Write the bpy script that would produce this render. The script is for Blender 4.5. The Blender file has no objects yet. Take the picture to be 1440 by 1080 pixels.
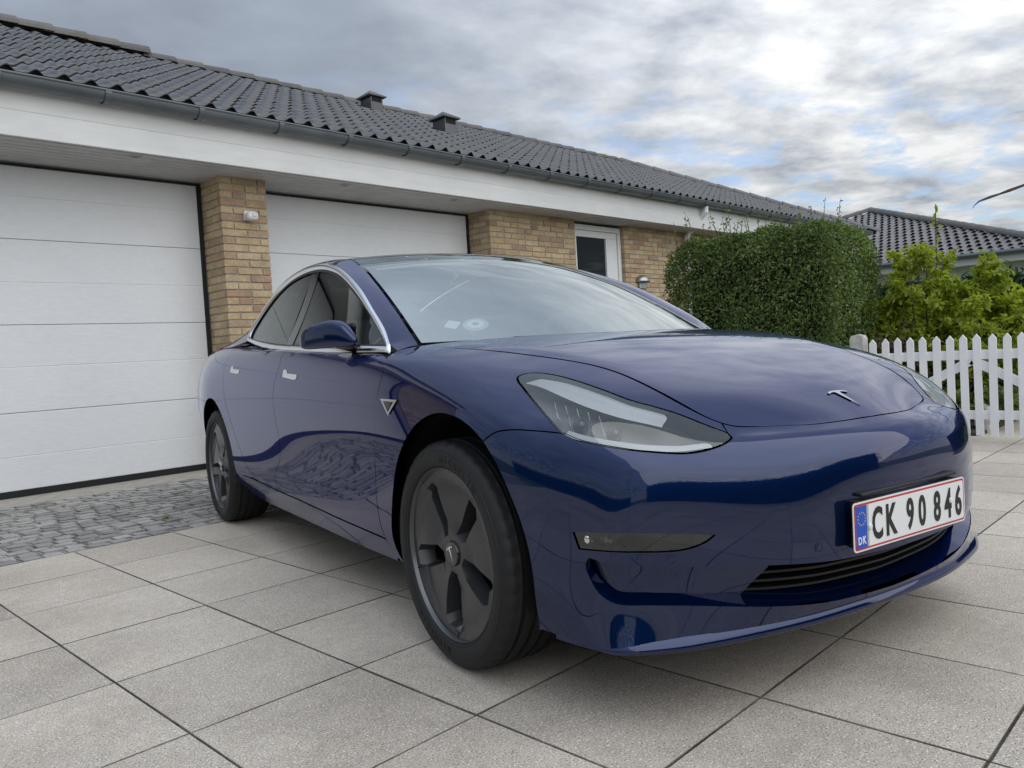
import bpy, bmesh, math, random
import numpy as np
from mathutils import Vector, Matrix
from mathutils.bvhtree import BVHTree
from mathutils.geometry import delaunay_2d_cdt

C = bpy.context.scene.collection
rad = math.radians
rng = random.Random(7)

# ------------------------------------------------------------------ camera
cam = bpy.data.cameras.new('camera'); cam.sensor_width = 36; cam.lens = 36*1115.4/1440; cam.clip_end = 2000; cam.clip_start = .02
cam_o = bpy.data.objects.new('camera', cam); C.objects.link(cam_o)
def cam_matrix(h, yaw, pitch, roll):
    f = Vector((math.cos(yaw)*math.cos(pitch), math.sin(yaw)*math.cos(pitch), math.sin(pitch)))
    r = f.cross(Vector((0, 0, 1))).normalized(); u = r.cross(f)
    r2 = math.cos(roll)*r+math.sin(roll)*u; u2 = -math.sin(roll)*r+math.cos(roll)*u
    m = Matrix((r2, u2, -f)).transposed().to_4x4(); m.translation = Vector((0, 0, h)); return m
cam_o.matrix_world = cam_matrix(.904, rad(44.25), rad(-2.32), rad(-3.28))
bpy.context.scene.camera = cam_o

# ------------------------------------------------------------------ sun, sky, exposure
SUN_AZ, SUN_EL = rad(-86), rad(38)
S_DIR = Vector((math.cos(SUN_AZ)*math.cos(SUN_EL), math.sin(SUN_AZ)*math.cos(SUN_EL), math.sin(SUN_EL)))
sun = bpy.data.lights.new('sun', 'SUN'); sun.energy = 1.0; sun.angle = rad(96); sun.color = (1, .965, .91)
sun_o = bpy.data.objects.new('sun', sun); C.objects.link(sun_o)
sun_o.rotation_euler = S_DIR.to_track_quat('Z', 'Y').to_euler()
vs = bpy.context.scene.view_settings
vs.view_transform = 'Standard'; vs.look = 'None'; vs.gamma = 1; vs.use_curve_mapping = False; vs.exposure = 1.0

world = bpy.data.worlds.new('World'); bpy.context.scene.world = world; world.use_nodes = True
def N(nt, typ, **kw):
    n = nt.nodes.new(typ)
    for k, v in kw.items():
        if k.startswith('i_'):
            key = k[2:]; key = int(key) if key.isdigit() else key.replace('_', ' ')
            n.inputs[key].default_value = v
        else: setattr(n, k, v)
    return n
def math_n(nt, op, a, b=None, c=None, clamp=False):
    n = nt.nodes.new('ShaderNodeMath'); n.operation = op; n.use_clamp = clamp
    for i, v in enumerate((a, b, c)):
        if v is None: continue
        if isinstance(v, (int, float)): n.inputs[i].default_value = v
        else: nt.links.new(v, n.inputs[i])
    return n.outputs[0]
def ramp(nt, fac, stops, interp='LINEAR'):
    n = nt.nodes.new('ShaderNodeValToRGB'); n.color_ramp.interpolation = interp
    el = n.color_ramp.elements
    while len(el) < len(stops): el.new(.5)
    for e, (p, c) in zip(el, stops):
        e.position = p; e.color = (c, c, c, 1) if isinstance(c, (int, float)) else (*c, 1)
    nt.links.new(fac, n.inputs[0]); return n.outputs[0]
def mixc(nt, fac, a, b, mode='MIX'):
    n = nt.nodes.new('ShaderNodeMix'); n.data_type = 'RGBA'; n.blend_type = mode
    for sock, v in ((n.inputs[0], fac), (n.inputs[6], a), (n.inputs[7], b)):
        if isinstance(v, (int, float)): sock.default_value = v
        elif isinstance(v, tuple): sock.default_value = (*v, 1) if len(v) == 3 else v
        else: nt.links.new(v, sock)
    return n.outputs[2]
def build_sky():
    nt = world.node_tree; L = nt.links
    bg = nt.nodes['Background']; bg.inputs[1].default_value = .1
    sky = N(nt, 'ShaderNodeTexSky', sky_type='NISHITA', sun_disc=False, sun_elevation=SUN_EL, sun_rotation=math.pi/2-SUN_AZ)
    tc = N(nt, 'ShaderNodeTexCoord')
    sep = N(nt, 'ShaderNodeSeparateXYZ'); L.new(tc.outputs['Generated'], sep.inputs[0])
    zz = math_n(nt, 'ADD', math_n(nt, 'MAXIMUM', sep.outputs[2], 0.0), .10)
    px = math_n(nt, 'DIVIDE', sep.outputs[0], zz); py = math_n(nt, 'DIVIDE', sep.outputs[1], zz)
    com = N(nt, 'ShaderNodeCombineXYZ'); L.new(px, com.inputs[0]); L.new(py, com.inputs[1])
    def noise(scale, detail, rough, dist, off):
        mp = N(nt, 'ShaderNodeMapping'); L.new(com.outputs[0], mp.inputs[0]); mp.inputs['Location'].default_value = off
        mp.inputs['Rotation'].default_value = (0, 0, rad(35)); mp.inputs['Scale'].default_value = (1, 1.15, 1)
        n = N(nt, 'ShaderNodeTexNoise', i_Scale=scale, i_Detail=detail, i_Roughness=rough, i_Distortion=dist)
        L.new(mp.outputs[0], n.inputs['Vector']); return n.outputs[0]
    # glow of the sun behind the cloud sheet
    sd = N(nt, 'ShaderNodeVectorMath', operation='DOT_PRODUCT'); L.new(tc.outputs['Generated'], sd.inputs[0]); sd.inputs[1].default_value = (.945, .27, .185)
    glow = ramp(nt, sd.outputs['Value'], [(.78, 0.0), (.92, .45), (.99, 1.0)])
    big = noise(.42, 5, .55, .1, (3.1, 1.7, 0)); fine = noise(2.3, 9, .6, .12, (.4, 5.3, 0)); puff = noise(3.6, 8, .58, .15, (7.7, 2.2, 0))
    # thick sheet: pale to slate
    shade = ramp(nt, math_n(nt, 'ADD', math_n(nt, 'MULTIPLY', big, .72), math_n(nt, 'MULTIPLY', fine, .30)),
                 [(.36, (1.12, 1.28, 1.55)), (.49, (1.50, 1.73, 2.09)), (.60, (2.02, 2.31, 2.75)), (.74, (3.2, 3.6, 4.1))])
    lit = mixc(nt, glow, shade, mixc(nt, ramp(nt, fine, [(.33, .0), (.62, 1.0)]), (1.9, 2.1, 2.4), (4.5, 4.55, 4.55)))
    # thinner broken patches low in the sky
    low = ramp(nt, sep.outputs[2], [(.02, 1.0), (.20, .8), (.34, 0.0)])
    gap = ramp(nt, puff, [(.40, 1.0), (.50, 0.0)])
    hole = math_n(nt, 'MULTIPLY', math_n(nt, 'MULTIPLY', gap, low), ramp(nt, big, [(.42, 1.0), (.60, .6)]))
    blue = mixc(nt, 1.0, sky.outputs[0], (.82, .86, .95), 'MULTIPLY')
    col = mixc(nt, hole, lit, blue)
    hz = ramp(nt, sep.outputs[2], [(0.0, 1.0), (.12, 0.0)])
    col = mixc(nt, math_n(nt, 'MULTIPLY', hz, .55), col, (4.7, 4.95, 5.3))
    # standard overcast distribution: the sheet brightens steadily from the horizon to the zenith
    zg = math_n(nt, 'ADD', math_n(nt, 'MULTIPLY', math_n(nt, 'MAXIMUM', sep.outputs[2], 0.0), 1.85), .66)
    col = mixc(nt, 1.0, col, zg, 'MULTIPLY')
    L.new(col, bg.inputs[0])
build_sky()

# ------------------------------------------------------------------ scene helpers
def tag(o, label=None, cat=None, group=None, kind=None):
    for k, v in (('label', label), ('category', cat), ('group', group), ('kind', kind)):
        if v: o[k] = v
    return o
WL = {}
def place(o, parent=None, at=(0, 0, 0)):
    at = Vector(at); WL[o.name] = at.copy()
    if parent is not None:
        o.parent = parent; o.location = at-WL[parent.name]
    else: o.location = at
    return o
def empty(name, at=(0, 0, 0), parent=None):
    o = bpy.data.objects.new(name, None); C.objects.link(o); o.empty_display_size = .2
    return place(o, parent, at)
def mesh(name, V, F, mats, fm=None, smooth=False):
    me = bpy.data.meshes.new(name); me.from_pydata([tuple(v) for v in V], [], [tuple(f) for f in F])
    for m in (mats if isinstance(mats, (list, tuple)) else [mats]): me.materials.append(m)
    if fm is not None: me.polygons.foreach_set('material_index', fm)
    if smooth: me.polygons.foreach_set('use_smooth', [True]*len(me.polygons))
    me.update(); return me
def obj(name, me, parent=None, at=(0, 0, 0)):
    o = bpy.data.objects.new(name, me); C.objects.link(o); return place(o, parent, at)
class MB:
    """collects simple solids in world coordinates; build() links them as one object"""
    def __init__(s): s.V = []; s.F = []
    def add(s, V, F):
        b = len(s.V); s.V += [tuple(v) for v in V]; s.F += [tuple(i+b for i in f) for f in F]; return s
    def box(s, x0, x1, y0, y1, z0, z1, bev=0):
        if bev:
            bm = bmesh.new(); bmesh.ops.create_cube(bm, size=1)
            for v in bm.verts: v.co = Vector(((x0+x1)/2+v.co.x*(x1-x0), (y0+y1)/2+v.co.y*(y1-y0), (z0+z1)/2+v.co.z*(z1-z0)))
            bmesh.ops.bevel(bm, geom=bm.edges[:], offset=bev, segments=2, affect='EDGES', profile=.5)
            bm.verts.index_update(); s.add([v.co for v in bm.verts], [[v.index for v in f.verts] for f in bm.faces]); bm.free(); return s
        V = [(x, y, z) for z in (z0, z1) for y in (y0, y1) for x in (x0, x1)]
        return s.add(V, [(0, 2, 3, 1), (4, 5, 7, 6), (0, 1, 5, 4), (2, 6, 7, 3), (0, 4, 6, 2), (1, 3, 7, 5)])
    def prism(s, pts, d):   # planar polygon extruded by vector d
        n = len(pts); P = [Vector(p) for p in pts]; Q = [p+Vector(d) for p in P]
        return s.add(P+Q, [tuple(range(n))[::-1], tuple(range(n, 2*n))]+[(i, (i+1) % n, n+(i+1) % n, n+i) for i in range(n)])
    def tube(s, path, r, seg=10, caps=True):
        P = [Vector(p) for p in path]; rs = r if isinstance(r, (list, tuple)) else [r]*len(P); V = []; F = []
        up = None
        for i, p in enumerate(P):
            t = (P[min(i+1, len(P)-1)]-P[max(i-1, 0)]).normalized()
            if up is None: up = Vector((0, 0, 1)) if abs(t.z) < .9 else Vector((1, 0, 0))
            a = t.cross(up).normalized(); b = a.cross(t); up = b
            for k in range(seg):
                an = 2*math.pi*k/seg; V.append(p+a*math.cos(an)*rs[i]+b*math.sin(an)*rs[i])
        for i in range(len(P)-1):
            for k in range(seg):
                k2 = (k+1) % seg; F.append((i*seg+k, i*seg+k2, (i+1)*seg+k2, (i+1)*seg+k))
        if caps: F += [tuple(range(seg))[::-1], tuple(range((len(P)-1)*seg, len(P)*seg))]
        return s.add(V, F)
    def build(s, name, mat, parent=None, at=None, smooth=False):
        if at is None: at = WL[parent.name] if parent is not None else (0, 0, 0)
        at = Vector(at)
        me = mesh(name, [Vector(v)-at for v in s.V], s.F, mat, smooth=smooth)
        return obj(name, me, parent, at)
def smooth_by_angle(me, ang=35):
    bm = bmesh.new(); bm.from_mesh(me)
    for f in bm.faces: f.smooth = True
    for e in bm.edges:
        e.smooth = not (len(e.link_faces) == 2 and e.calc_face_angle(0) > rad(ang))
    bm.to_mesh(me); bm.free()

# ------------------------------------------------------------------ materials
def new_mat(name):
    m = bpy.data.materials.new(name); m.use_nodes = True
    return m, m.node_tree, m.node_tree.nodes['Principled BSDF']
def setp(b, **kw):
    names = {'base': 'Base Color', 'rough': 'Roughness', 'metal': 'Metallic', 'coat': 'Coat Weight', 'coat_rough': 'Coat Roughness', 'spec': 'Specular IOR Level', 'ior': 'IOR', 'trans': 'Transmission Weight', 'sss': 'Subsurface Weight', 'coat_ior': 'Coat IOR'}
    for k, v in kw.items(): b.inputs[names[k]].default_value = (*v, 1) if isinstance(v, tuple) else v
def bump(nt, b, h, strength=.3, dist=.01):
    n = nt.nodes.new('ShaderNodeBump'); n.inputs['Strength'].default_value = strength; n.inputs['Distance'].default_value = dist
    nt.links.new(h, n.inputs['Height']); nt.links.new(n.outputs[0], b.inputs['Normal']); return n
def pos_noise(nt, scale, detail=4, rough=.55, coord='world', stretch=None):
    if coord == 'world': src = nt.nodes.new('ShaderNodeNewGeometry').outputs['Position']
    else: src = nt.nodes.new('ShaderNodeTexCoord').outputs['Object']
    if stretch:
        mp = nt.nodes.new('ShaderNodeMapping'); mp.inputs['Scale'].default_value = stretch; nt.links.new(src, mp.inputs[0]); src = mp.outputs[0]
    n = nt.nodes.new('ShaderNodeTexNoise'); n.inputs['Scale'].default_value = scale; n.inputs['Detail'].default_value = detail; n.inputs['Roughness'].default_value = rough
    nt.links.new(src, n.inputs['Vector']); return n.outputs[0]
def rnd(nt):
    a = nt.nodes.new('ShaderNodeObjectInfo').outputs['Random']; b = nt.nodes.new('ShaderNodeNewGeometry').outputs['Random Per Island']
    return math_n(nt, 'FRACT', math_n(nt, 'ADD', a, b))
def simple(name, base, rough=.5, metal=0, var=.12, scale=6, **kw):
    m, nt, b = new_mat(name); setp(b, base=base, rough=rough, metal=metal, **kw)
    n = pos_noise(nt, scale, 6)
    f = ramp(nt, n, [(.3, 1-var), (.7, 1+var*.6)])
    nt.links.new(mixc(nt, 1.0, base, f, 'MULTIPLY'), b.inputs['Base Color'])
    return m
M = {}
def mat_slab():
    m, nt, b = new_mat('concrete_slab'); L = nt.links
    r = rnd(nt); n1 = pos_noise(nt, 2.2, 6); n2 = pos_noise(nt, 26, 5, .7); sp = pos_noise(nt, 150, 2, .6); sp2 = pos_noise(nt, 230, 1, .5)
    base = ramp(nt, n1, [(.3, (.485, .418, .343)), (.7, (.57, .505, .422))])
    base = mixc(nt, 1.0, base, ramp(nt, r, [(0, .88), (1, 1.10)]), 'MULTIPLY')
    base = mixc(nt, 1.0, base, ramp(nt, n2, [(.3, .86), (.7, 1.10)]), 'MULTIPLY')
    base = mixc(nt, ramp(nt, sp, [(.585, 0.0), (.63, .85)]), base, (.80, .78, .74))
    base = mixc(nt, ramp(nt, sp2, [(.33, .88), (.40, 0.0)]), base, (.075, .068, .06))
    st = pos_noise(nt, .9, 5, .6); base = mixc(nt, 1.0, base, ramp(nt, st, [(.34, .80), (.5, 1.0), (.66, 1.05)]), 'MULTIPLY')
    L.new(base, b.inputs['Base Color']); setp(b, rough=.82)
    bump(nt, b, math_n(nt, 'ADD', sp, math_n(nt, 'MULTIPLY', sp2, .8)), .35, .0025)
    return m
M['slab'] = mat_slab()
def mat_granite():
    m, nt, b = new_mat('granite_sett'); L = nt.links
    r = rnd(nt); n = pos_noise(nt, 60, 5, .7); n2 = pos_noise(nt, 9, 4)
    base = ramp(nt, r, [(0, (.24, .235, .225)), (.4, (.33, .323, .31)), (.75, (.43, .42, .40)), (1, (.36, .34, .315))])
    base = mixc(nt, 1.0, base, ramp(nt, n, [(.3, .72), (.7, 1.25)]), 'MULTIPLY')
    base = mixc(nt, 1.0, base, ramp(nt, n2, [(.3, .85), (.7, 1.1)]), 'MULTIPLY')
    L.new(base, b.inputs['Base Color']); setp(b, rough=.72); bump(nt, b, n, .5, .004); return m
M['granite'] = mat_granite()
def mat_joint():
    m, nt, b = new_mat('joint_sand'); n = pos_noise(nt, 3.5, 5); n2 = pos_noise(nt, 120, 3)
    c = ramp(nt, n, [(.34, (.075, .066, .053)), (.50, (.15, .135, .112)), (.60, (.22, .20, .17)), (.72, (.07, .075, .035))])
    nt.links.new(mixc(nt, 1.0, c, ramp(nt, n2, [(.3, .6), (.7, 1.4)]), 'MULTIPLY'), b.inputs['Base Color']); setp(b, rough=.95); return m
M['joint'] = mat_joint()
M['apron'] = simple('concrete_apron', (.40, .37, .325), .85, var=.2, scale=9)
M['mortar'] = simple('mortar', (.36, .34, .30), .95, var=.15, scale=30)
def mat_brick():
    m, nt, b = new_mat('yellow_brick'); r = rnd(nt); n = pos_noise(nt, 55, 5, .65); n2 = pos_noise(nt, 7, 3)
    c = ramp(nt, r, [(0, (.50, .375, .22)), (.22, (.55, .425, .26)), (.45, (.47, .345, .20)), (.62, (.44, .30, .185)), (.74, (.53, .40, .245)), (.86, (.40, .26, .165)), (1, (.52, .385, .215))], 'CONSTANT')
    c = mixc(nt, 1.0, c, ramp(nt, n, [(.3, .74), (.7, 1.18)]), 'MULTIPLY'); c = mixc(nt, 1.0, c, ramp(nt, n2, [(.3, .85), (.7, 1.1)]), 'MULTIPLY')
    nt.links.new(c, b.inputs['Base Color']); setp(b, rough=.85); bump(nt, b, n, .5, .004); return m
M['brick'] = mat_brick()
def mat_door_white():
    m, nt, b = new_mat('garage_door_white'); n = pos_noise(nt, 16, 7, .65, stretch=(1, 1, 3.2)); n2 = pos_noise(nt, .8, 3)
    c = ramp(nt, n2, [(.3, (.74, .76, .78)), (.7, (.80, .815, .825))])
    nt.links.new(mixc(nt, 1.0, c, ramp(nt, n, [(.3, .955), (.7, 1.02)]), 'MULTIPLY'), b.inputs['Base Color']); setp(b, rough=.42); bump(nt, b, n, .45, .005); return m
M['door_white'] = mat_door_white()
M['seal'] = simple('black_rubber', (.008, .009, .012), .6)
def mat_wood_white():
    m, nt, b = new_mat('white_painted_board'); n = pos_noise(nt, 22, 6, .6, stretch=(.12, 1, 1)); n2 = pos_noise(nt, 1.7, 4)
    c = ramp(nt, n2, [(.3, (.66, .665, .655)), (.7, (.74, .745, .735))])
    nt.links.new(mixc(nt, 1.0, c, ramp(nt, n, [(.3, .93), (.7, 1.03)]), 'MULTIPLY'), b.inputs['Base Color']); setp(b, rough=.55); bump(nt, b, n, .15, .002); return m
M['white_board'] = mat_wood_white()
M['soffit'] = simple('soffit_paint', (.52, .515, .50), .6, var=.12, scale=5)
M['white_paint'] = simple('white_paint', (.86, .865, .875), .45, var=.06, scale=4)
M['upvc'] = simple('white_frame', (.78, .79, .78), .35, var=.03)
M['zinc'] = simple('grey_gutter', (.15, .17, .185), .42, metal=.35, var=.18, scale=3)
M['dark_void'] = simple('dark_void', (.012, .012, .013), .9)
def mat_tile(name, lo, hi, rough):
    m, nt, b = new_mat(name); r = rnd(nt); n = pos_noise(nt, 5, 5); n2 = pos_noise(nt, 70, 4, .7); li = pos_noise(nt, 14, 6, .65)
    c = mixc(nt, r, lo, hi); c = mixc(nt, 1.0, c, ramp(nt, n2, [(.3, .75), (.7, 1.25)]), 'MULTIPLY')
    c = mixc(nt, ramp(nt, li, [(.62, 0.0), (.74, .5)]), c, (.17, .15, .10))
    nt.links.new(c, b.inputs['Base Color']); setp(b, rough=rough, spec=.8)
    nt.links.new(ramp(nt, n, [(.3, rough-.08), (.7, rough+.12)]), b.inputs['Roughness']); bump(nt, b, n2, .25, .003); return m
M['tile'] = mat_tile('glazed_roof_tile', (.030, .031, .035), (.052, .053, .059), .22)
M['ridge'] = mat_tile('ridge_tile', (.075, .073, .07), (.12, .112, .10), .7)
M['roll_shade'] = simple('roll_end_shade', (.014, .014, .016), .8)  # near-black colour painted in for the shade inside the open roll ends
M['tile_far'] = mat_tile('brown_grey_roof_tile', (.11, .102, .106), (.155, .143, .148), .42)
M['metal_grey'] = simple('brushed_metal', (.42, .43, .44), .35, metal=.9, var=.08)
def mat_glass(name, tint, refl, ior=1.5):
    m = bpy.data.materials.new(name); m.use_nodes = True; nt = m.node_tree; nt.nodes.clear()
    out = nt.nodes.new('ShaderNodeOutputMaterial'); mx = nt.nodes.new('ShaderNodeMixShader')
    tr = nt.nodes.new('ShaderNodeBsdfTransparent'); tr.inputs[0].default_value = (*tint, 1)
    gl = nt.nodes.new('ShaderNodeBsdfGlossy'); gl.inputs['Roughness'].default_value = .0; gl.inputs[0].default_value = (.95, 1, .99, 1)
    fr = nt.nodes.new('ShaderNodeFresnel'); fr.inputs[0].default_value = ior
    f = math_n(nt, 'ADD', math_n(nt, 'MULTIPLY', fr.outputs[0], 1-refl), refl, clamp=True)
    nt.links.new(f, mx.inputs[0]); nt.links.new(tr.outputs[0], mx.inputs[1]); nt.links.new(gl.outputs[0], mx.inputs[2]); nt.links.new(mx.outputs[0], out.inputs[0])
    return m
M['window'] = mat_glass('window_glass', (.55, .58, .58), .0, 1.35)
def mat_leaf(name, cols, trans=.35, rough=.42):
    m, nt, b = new_mat(name); r = nt.nodes.new('ShaderNodeNewGeometry').outputs['Random Per Island']; n = pos_noise(nt, 1.6, 4)
    k = len(cols); c = ramp(nt, r, [(i/(k-1), cc) for i, cc in enumerate(cols)])
    c = mixc(nt, 1.0, c, ramp(nt, n, [(.3, .72), (.7, 1.22)]), 'MULTIPLY')
    nt.links.new(c, b.inputs['Base Color']); setp(b, rough=rough, spec=.4)
    t = nt.nodes.new('ShaderNodeBsdfTranslucent'); nt.links.new(mixc(nt, 1.0, c, (1.25, 1.35, .55), 'MULTIPLY'), t.inputs[0])
    mx = nt.nodes.new('ShaderNodeMixShader'); mx.inputs[0].default_value = trans
    nt.links.new(b.outputs[0], mx.inputs[1]); nt.links.new(t.outputs[0], mx.inputs[2])
    nt.links.new(mx.outputs[0], nt.nodes['Material Output'].inputs[0]); return m
M['leaf_hedge'] = mat_leaf('privet_leaf', [(.062, .098, .028), (.105, .165, .045), (.16, .23, .07), (.26, .32, .12)])
M['leaf_bright'] = mat_leaf('yellow_green_leaf', [(.17, .23, .022), (.26, .33, .036), (.37, .43, .06), (.46, .47, .075)], .5)
M['leaf_laurel'] = mat_leaf('laurel_leaf', [(.014, .035, .014), (.022, .055, .02), (.035, .08, .028)], .2, .3)
M['leaf_low'] = mat_leaf('bed_leaf', [(.06, .10, .02), (.12, .18, .03), (.20, .26, .05)], .4)
M['leaf_brown'] = mat_leaf('bronze_leaf', [(.05, .028, .022), (.085, .05, .035), (.06, .06, .03)], .25)
M['twig'] = simple('twig_bark', (.10, .078, .055), .9, var=.3, scale=20)
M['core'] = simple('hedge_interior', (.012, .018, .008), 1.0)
M['soil'] = simple('soil', (.05, .038, .026), 1.0, var=.4, scale=12)
# ------------------------------------------------------------------ ground
P0X, P0Y, PITCH = 1.305, 1.461, .5065
g = MB(); g.add([(-300, -300, -.09), (300, -300, -.09), (300, 300, -.09), (-300, 300, -.09)], [(0, 1, 2, 3)])
def mat_ground():
    m, nt, b = new_mat('lawn_ground'); n = pos_noise(nt, .25, 6); n2 = pos_noise(nt, 9, 4)
    c = ramp(nt, n, [(.35, (.045, .07, .02)), (.65, (.075, .10, .03))])
    nt.links.new(mixc(nt, 1.0, c, ramp(nt, n2, [(.3, .7), (.7, 1.3)]), 'MULTIPLY'), b.inputs['Base Color']); setp(b, rough=.95); return m
M['lawn'] = mat_ground()
ground = tag(g.build('ground', M['lawn']), kind='structure')
b = MB(); b.box(-9, 10.6, -9, P0Y+6*PITCH, -.08, -.0065)
driveway = tag(b.build('driveway', M['joint']), kind='structure')
def slab_mesh(w, h, bev, top):
    v = []
    for z, i in ((-h, 0), (-bev, 0), (0, bev)):
        a = w/2-i
        v += [(-a, -a, z), (a, -a, z), (a, a, z), (-a, a, z)]
    f = [(8, 9, 10, 11)]
    for r in (0, 4):
        for k in range(4): f.append((r+k, r+(k+1) % 4, r+4+(k+1) % 4, r+4+k))
    return v, f
sv, sf = slab_mesh(PITCH-.0048, .045, .0016, 0)
slab_me = mesh('paving_slab', sv, sf, [M['slab'], M['joint']], [0, 1, 1, 1, 1, 1, 1, 1, 1])
rest = MB(); nslab = 0
for i in range(-20, 19):
    for j in range(-20, 6):
        x = P0X+(i+.5)*PITCH; y = P0Y+(j+.5)*PITCH
        dz = rng.uniform(-.0005, .0005); rot = rng.choice((0, 90, 180, 270))+rng.uniform(-.22, .22)
        if 0 < x < 10.4 and -.75 < y:
            o = obj('paving_slab', slab_me, driveway, (x, y, dz)); o.rotation_euler = (rng.uniform(-.0009, .0009), rng.uniform(-.0009, .0009), rad(rot)); nslab += 1
        else:
            rest.add([(a+x, c+y, e+dz) for a, c, e in sv], sf)
ro = tag(rest.build('outlying_slabs', [M['slab'], M['joint']], driveway), kind='stuff'); ro.data.polygons.foreach_set('material_index', [0, 1, 1, 1, 1, 1, 1, 1, 1]*(len(ro.data.polygons)//9))

# granite setts between the slabs and the garage
SY0, SY1 = P0Y+6*PITCH+.006, 6.53
b = MB(); b.box(-6, 13, SY0-.006, SY1, -.08, -.011)
setts = tag(b.build('cobble_apron', M['joint']), kind='structure')
b = MB(); b.box(-6, 13, SY1, 7.02, -.08, .004, .004)
tag(b.build('concrete_threshold', M['apron']), kind='structure')
def sett_mesh(seed, w, d):
    r = random.Random(seed); bm = bmesh.new(); bmesh.ops.create_cube(bm, size=1)
    for v in bm.verts: v.co = Vector((v.co.x*w*(1+r.uniform(-.07, .07)), v.co.y*d*(1+r.uniform(-.07, .07)), (v.co.z-.5)*.06))
    bmesh.ops.bevel(bm, geom=bm.edges[:], offset=.009, segments=2, affect='EDGES')
    for v in bm.verts: v.co += Vector((r.uniform(-.0028, .0028), r.uniform(-.0028, .0028), r.uniform(-.003, .003)))
    bm.verts.index_update(); V = [tuple(v.co) for v in bm.verts]; F = [[v.index for v in f.verts] for f in bm.faces]; bm.free(); return V, F
kinds = [(sett_mesh(s, w, .100), w) for s, w in enumerate((.092, .100, .112, .124, .096, .116))]
kme = [mesh('sett', v, f, M['granite'], smooth=False) for (v, f), w in kinds]
rows = 19; ry = (SY1-SY0)/rows; rest = MB(); placed = []
for r in range(rows):
    x = -4.5+rng.uniform(-.1, 0)
    while x < 7.5:
        k = rng.randrange(6); w = kinds[k][1]
        placed.append((x+w/2, SY0+(r+.5)*ry+rng.uniform(-.006, .006), rng.uniform(-.004, .002), k, rng.uniform(-.05, .05)))
        x += w+rng.uniform(.003, .011)
vis = sorted([p for p in placed if .5 < p[0] < 4.35 and p[0]*1.02 < p[1]*.92+.3], key=lambda p: p[0]**2+p[1]**2)
first = set(id(p) for p in vis[:298])
for p in placed:
    x, y, z, k, a = p
    if id(p) in first:
        o = obj('sett', kme[k], setts, (x, y, z)); o.rotation_euler = (rng.uniform(-.03, .03), rng.uniform(-.03, .03), a)
    else:
        ca, sa = math.cos(a), math.sin(a); rest.add([(x+vx*ca-vy*sa, y+vx*sa+vy*ca, z+vz) for vx, vy, vz in kinds[k][0][0]], kinds[k][0][1])
tag(rest.build('outlying_setts', M['granite'], setts), kind='stuff')

# ------------------------------------------------------------------ leaves
def leaf_cloud(name, pts, nrm, size, mat, parent=None, seed=1, aspect=.5, fold=.25, jitter=.9, at=None, droop=0.0):
    """one folded four-point leaf per point (numpy), loosely facing nrm"""
    r = np.random.default_rng(seed); n = len(pts); pts = np.asarray(pts, float)
    nn = np.asarray(nrm, float)+r.normal(0, jitter, (n, 3)); nn /= np.linalg.norm(nn, axis=1)[:, None]+1e-9
    t = r.normal(0, 1, (n, 3)); t[:, 2] -= droop; t -= nn*(t*nn).sum(1)[:, None]; t /= np.linalg.norm(t, axis=1)[:, None]+1e-9
    s = np.cross(nn, t); L = (np.asarray(size) if not np.isscalar(size) else size)*r.uniform(.65, 1.3, n); L = L[:, None]; W = L*aspect*r.uniform(.8, 1.15, (n, 1))
    V = np.empty((n, 6, 3)); up = nn*W*fold
    V[:, 0] = pts; V[:, 1] = pts+t*L*.38+s*W*.5+up; V[:, 2] = pts+t*L*.78+s*W*.34+up*.7-nn*L*.05; V[:, 3] = pts+t*L-nn*L*.12
    V[:, 4] = pts+t*L*.78-s*W*.34+up*.7-nn*L*.05; V[:, 5] = pts+t*L*.38-s*W*.5+up
    base = (np.arange(n)*6)[:, None, None]; F = (np.array([[0, 1, 2, 3], [0, 3, 4, 5]])[None]+base).reshape(-1, 4)
    o0 = np.array(at if at is not None else (WL[parent.name] if parent is not None else (0, 0, 0)), float)
    me = bpy.data.meshes.new(name); me.vertices.add(n*6); me.vertices.foreach_set('co', (V.reshape(-1, 3)-o0).ravel())
    me.loops.add(n*8); me.loops.foreach_set('vertex_index', F.ravel().astype(np.int32)); me.polygons.add(n*2)
    me.polygons.foreach_set('loop_start', np.arange(0, n*8, 4, dtype=np.int32)); me.polygons.foreach_set('loop_total', np.full(n*2, 4, np.int32))
    me.materials.append(mat); me.update(calc_edges=True); me.validate()
    return obj(name, me, parent, tuple(o0))
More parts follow.
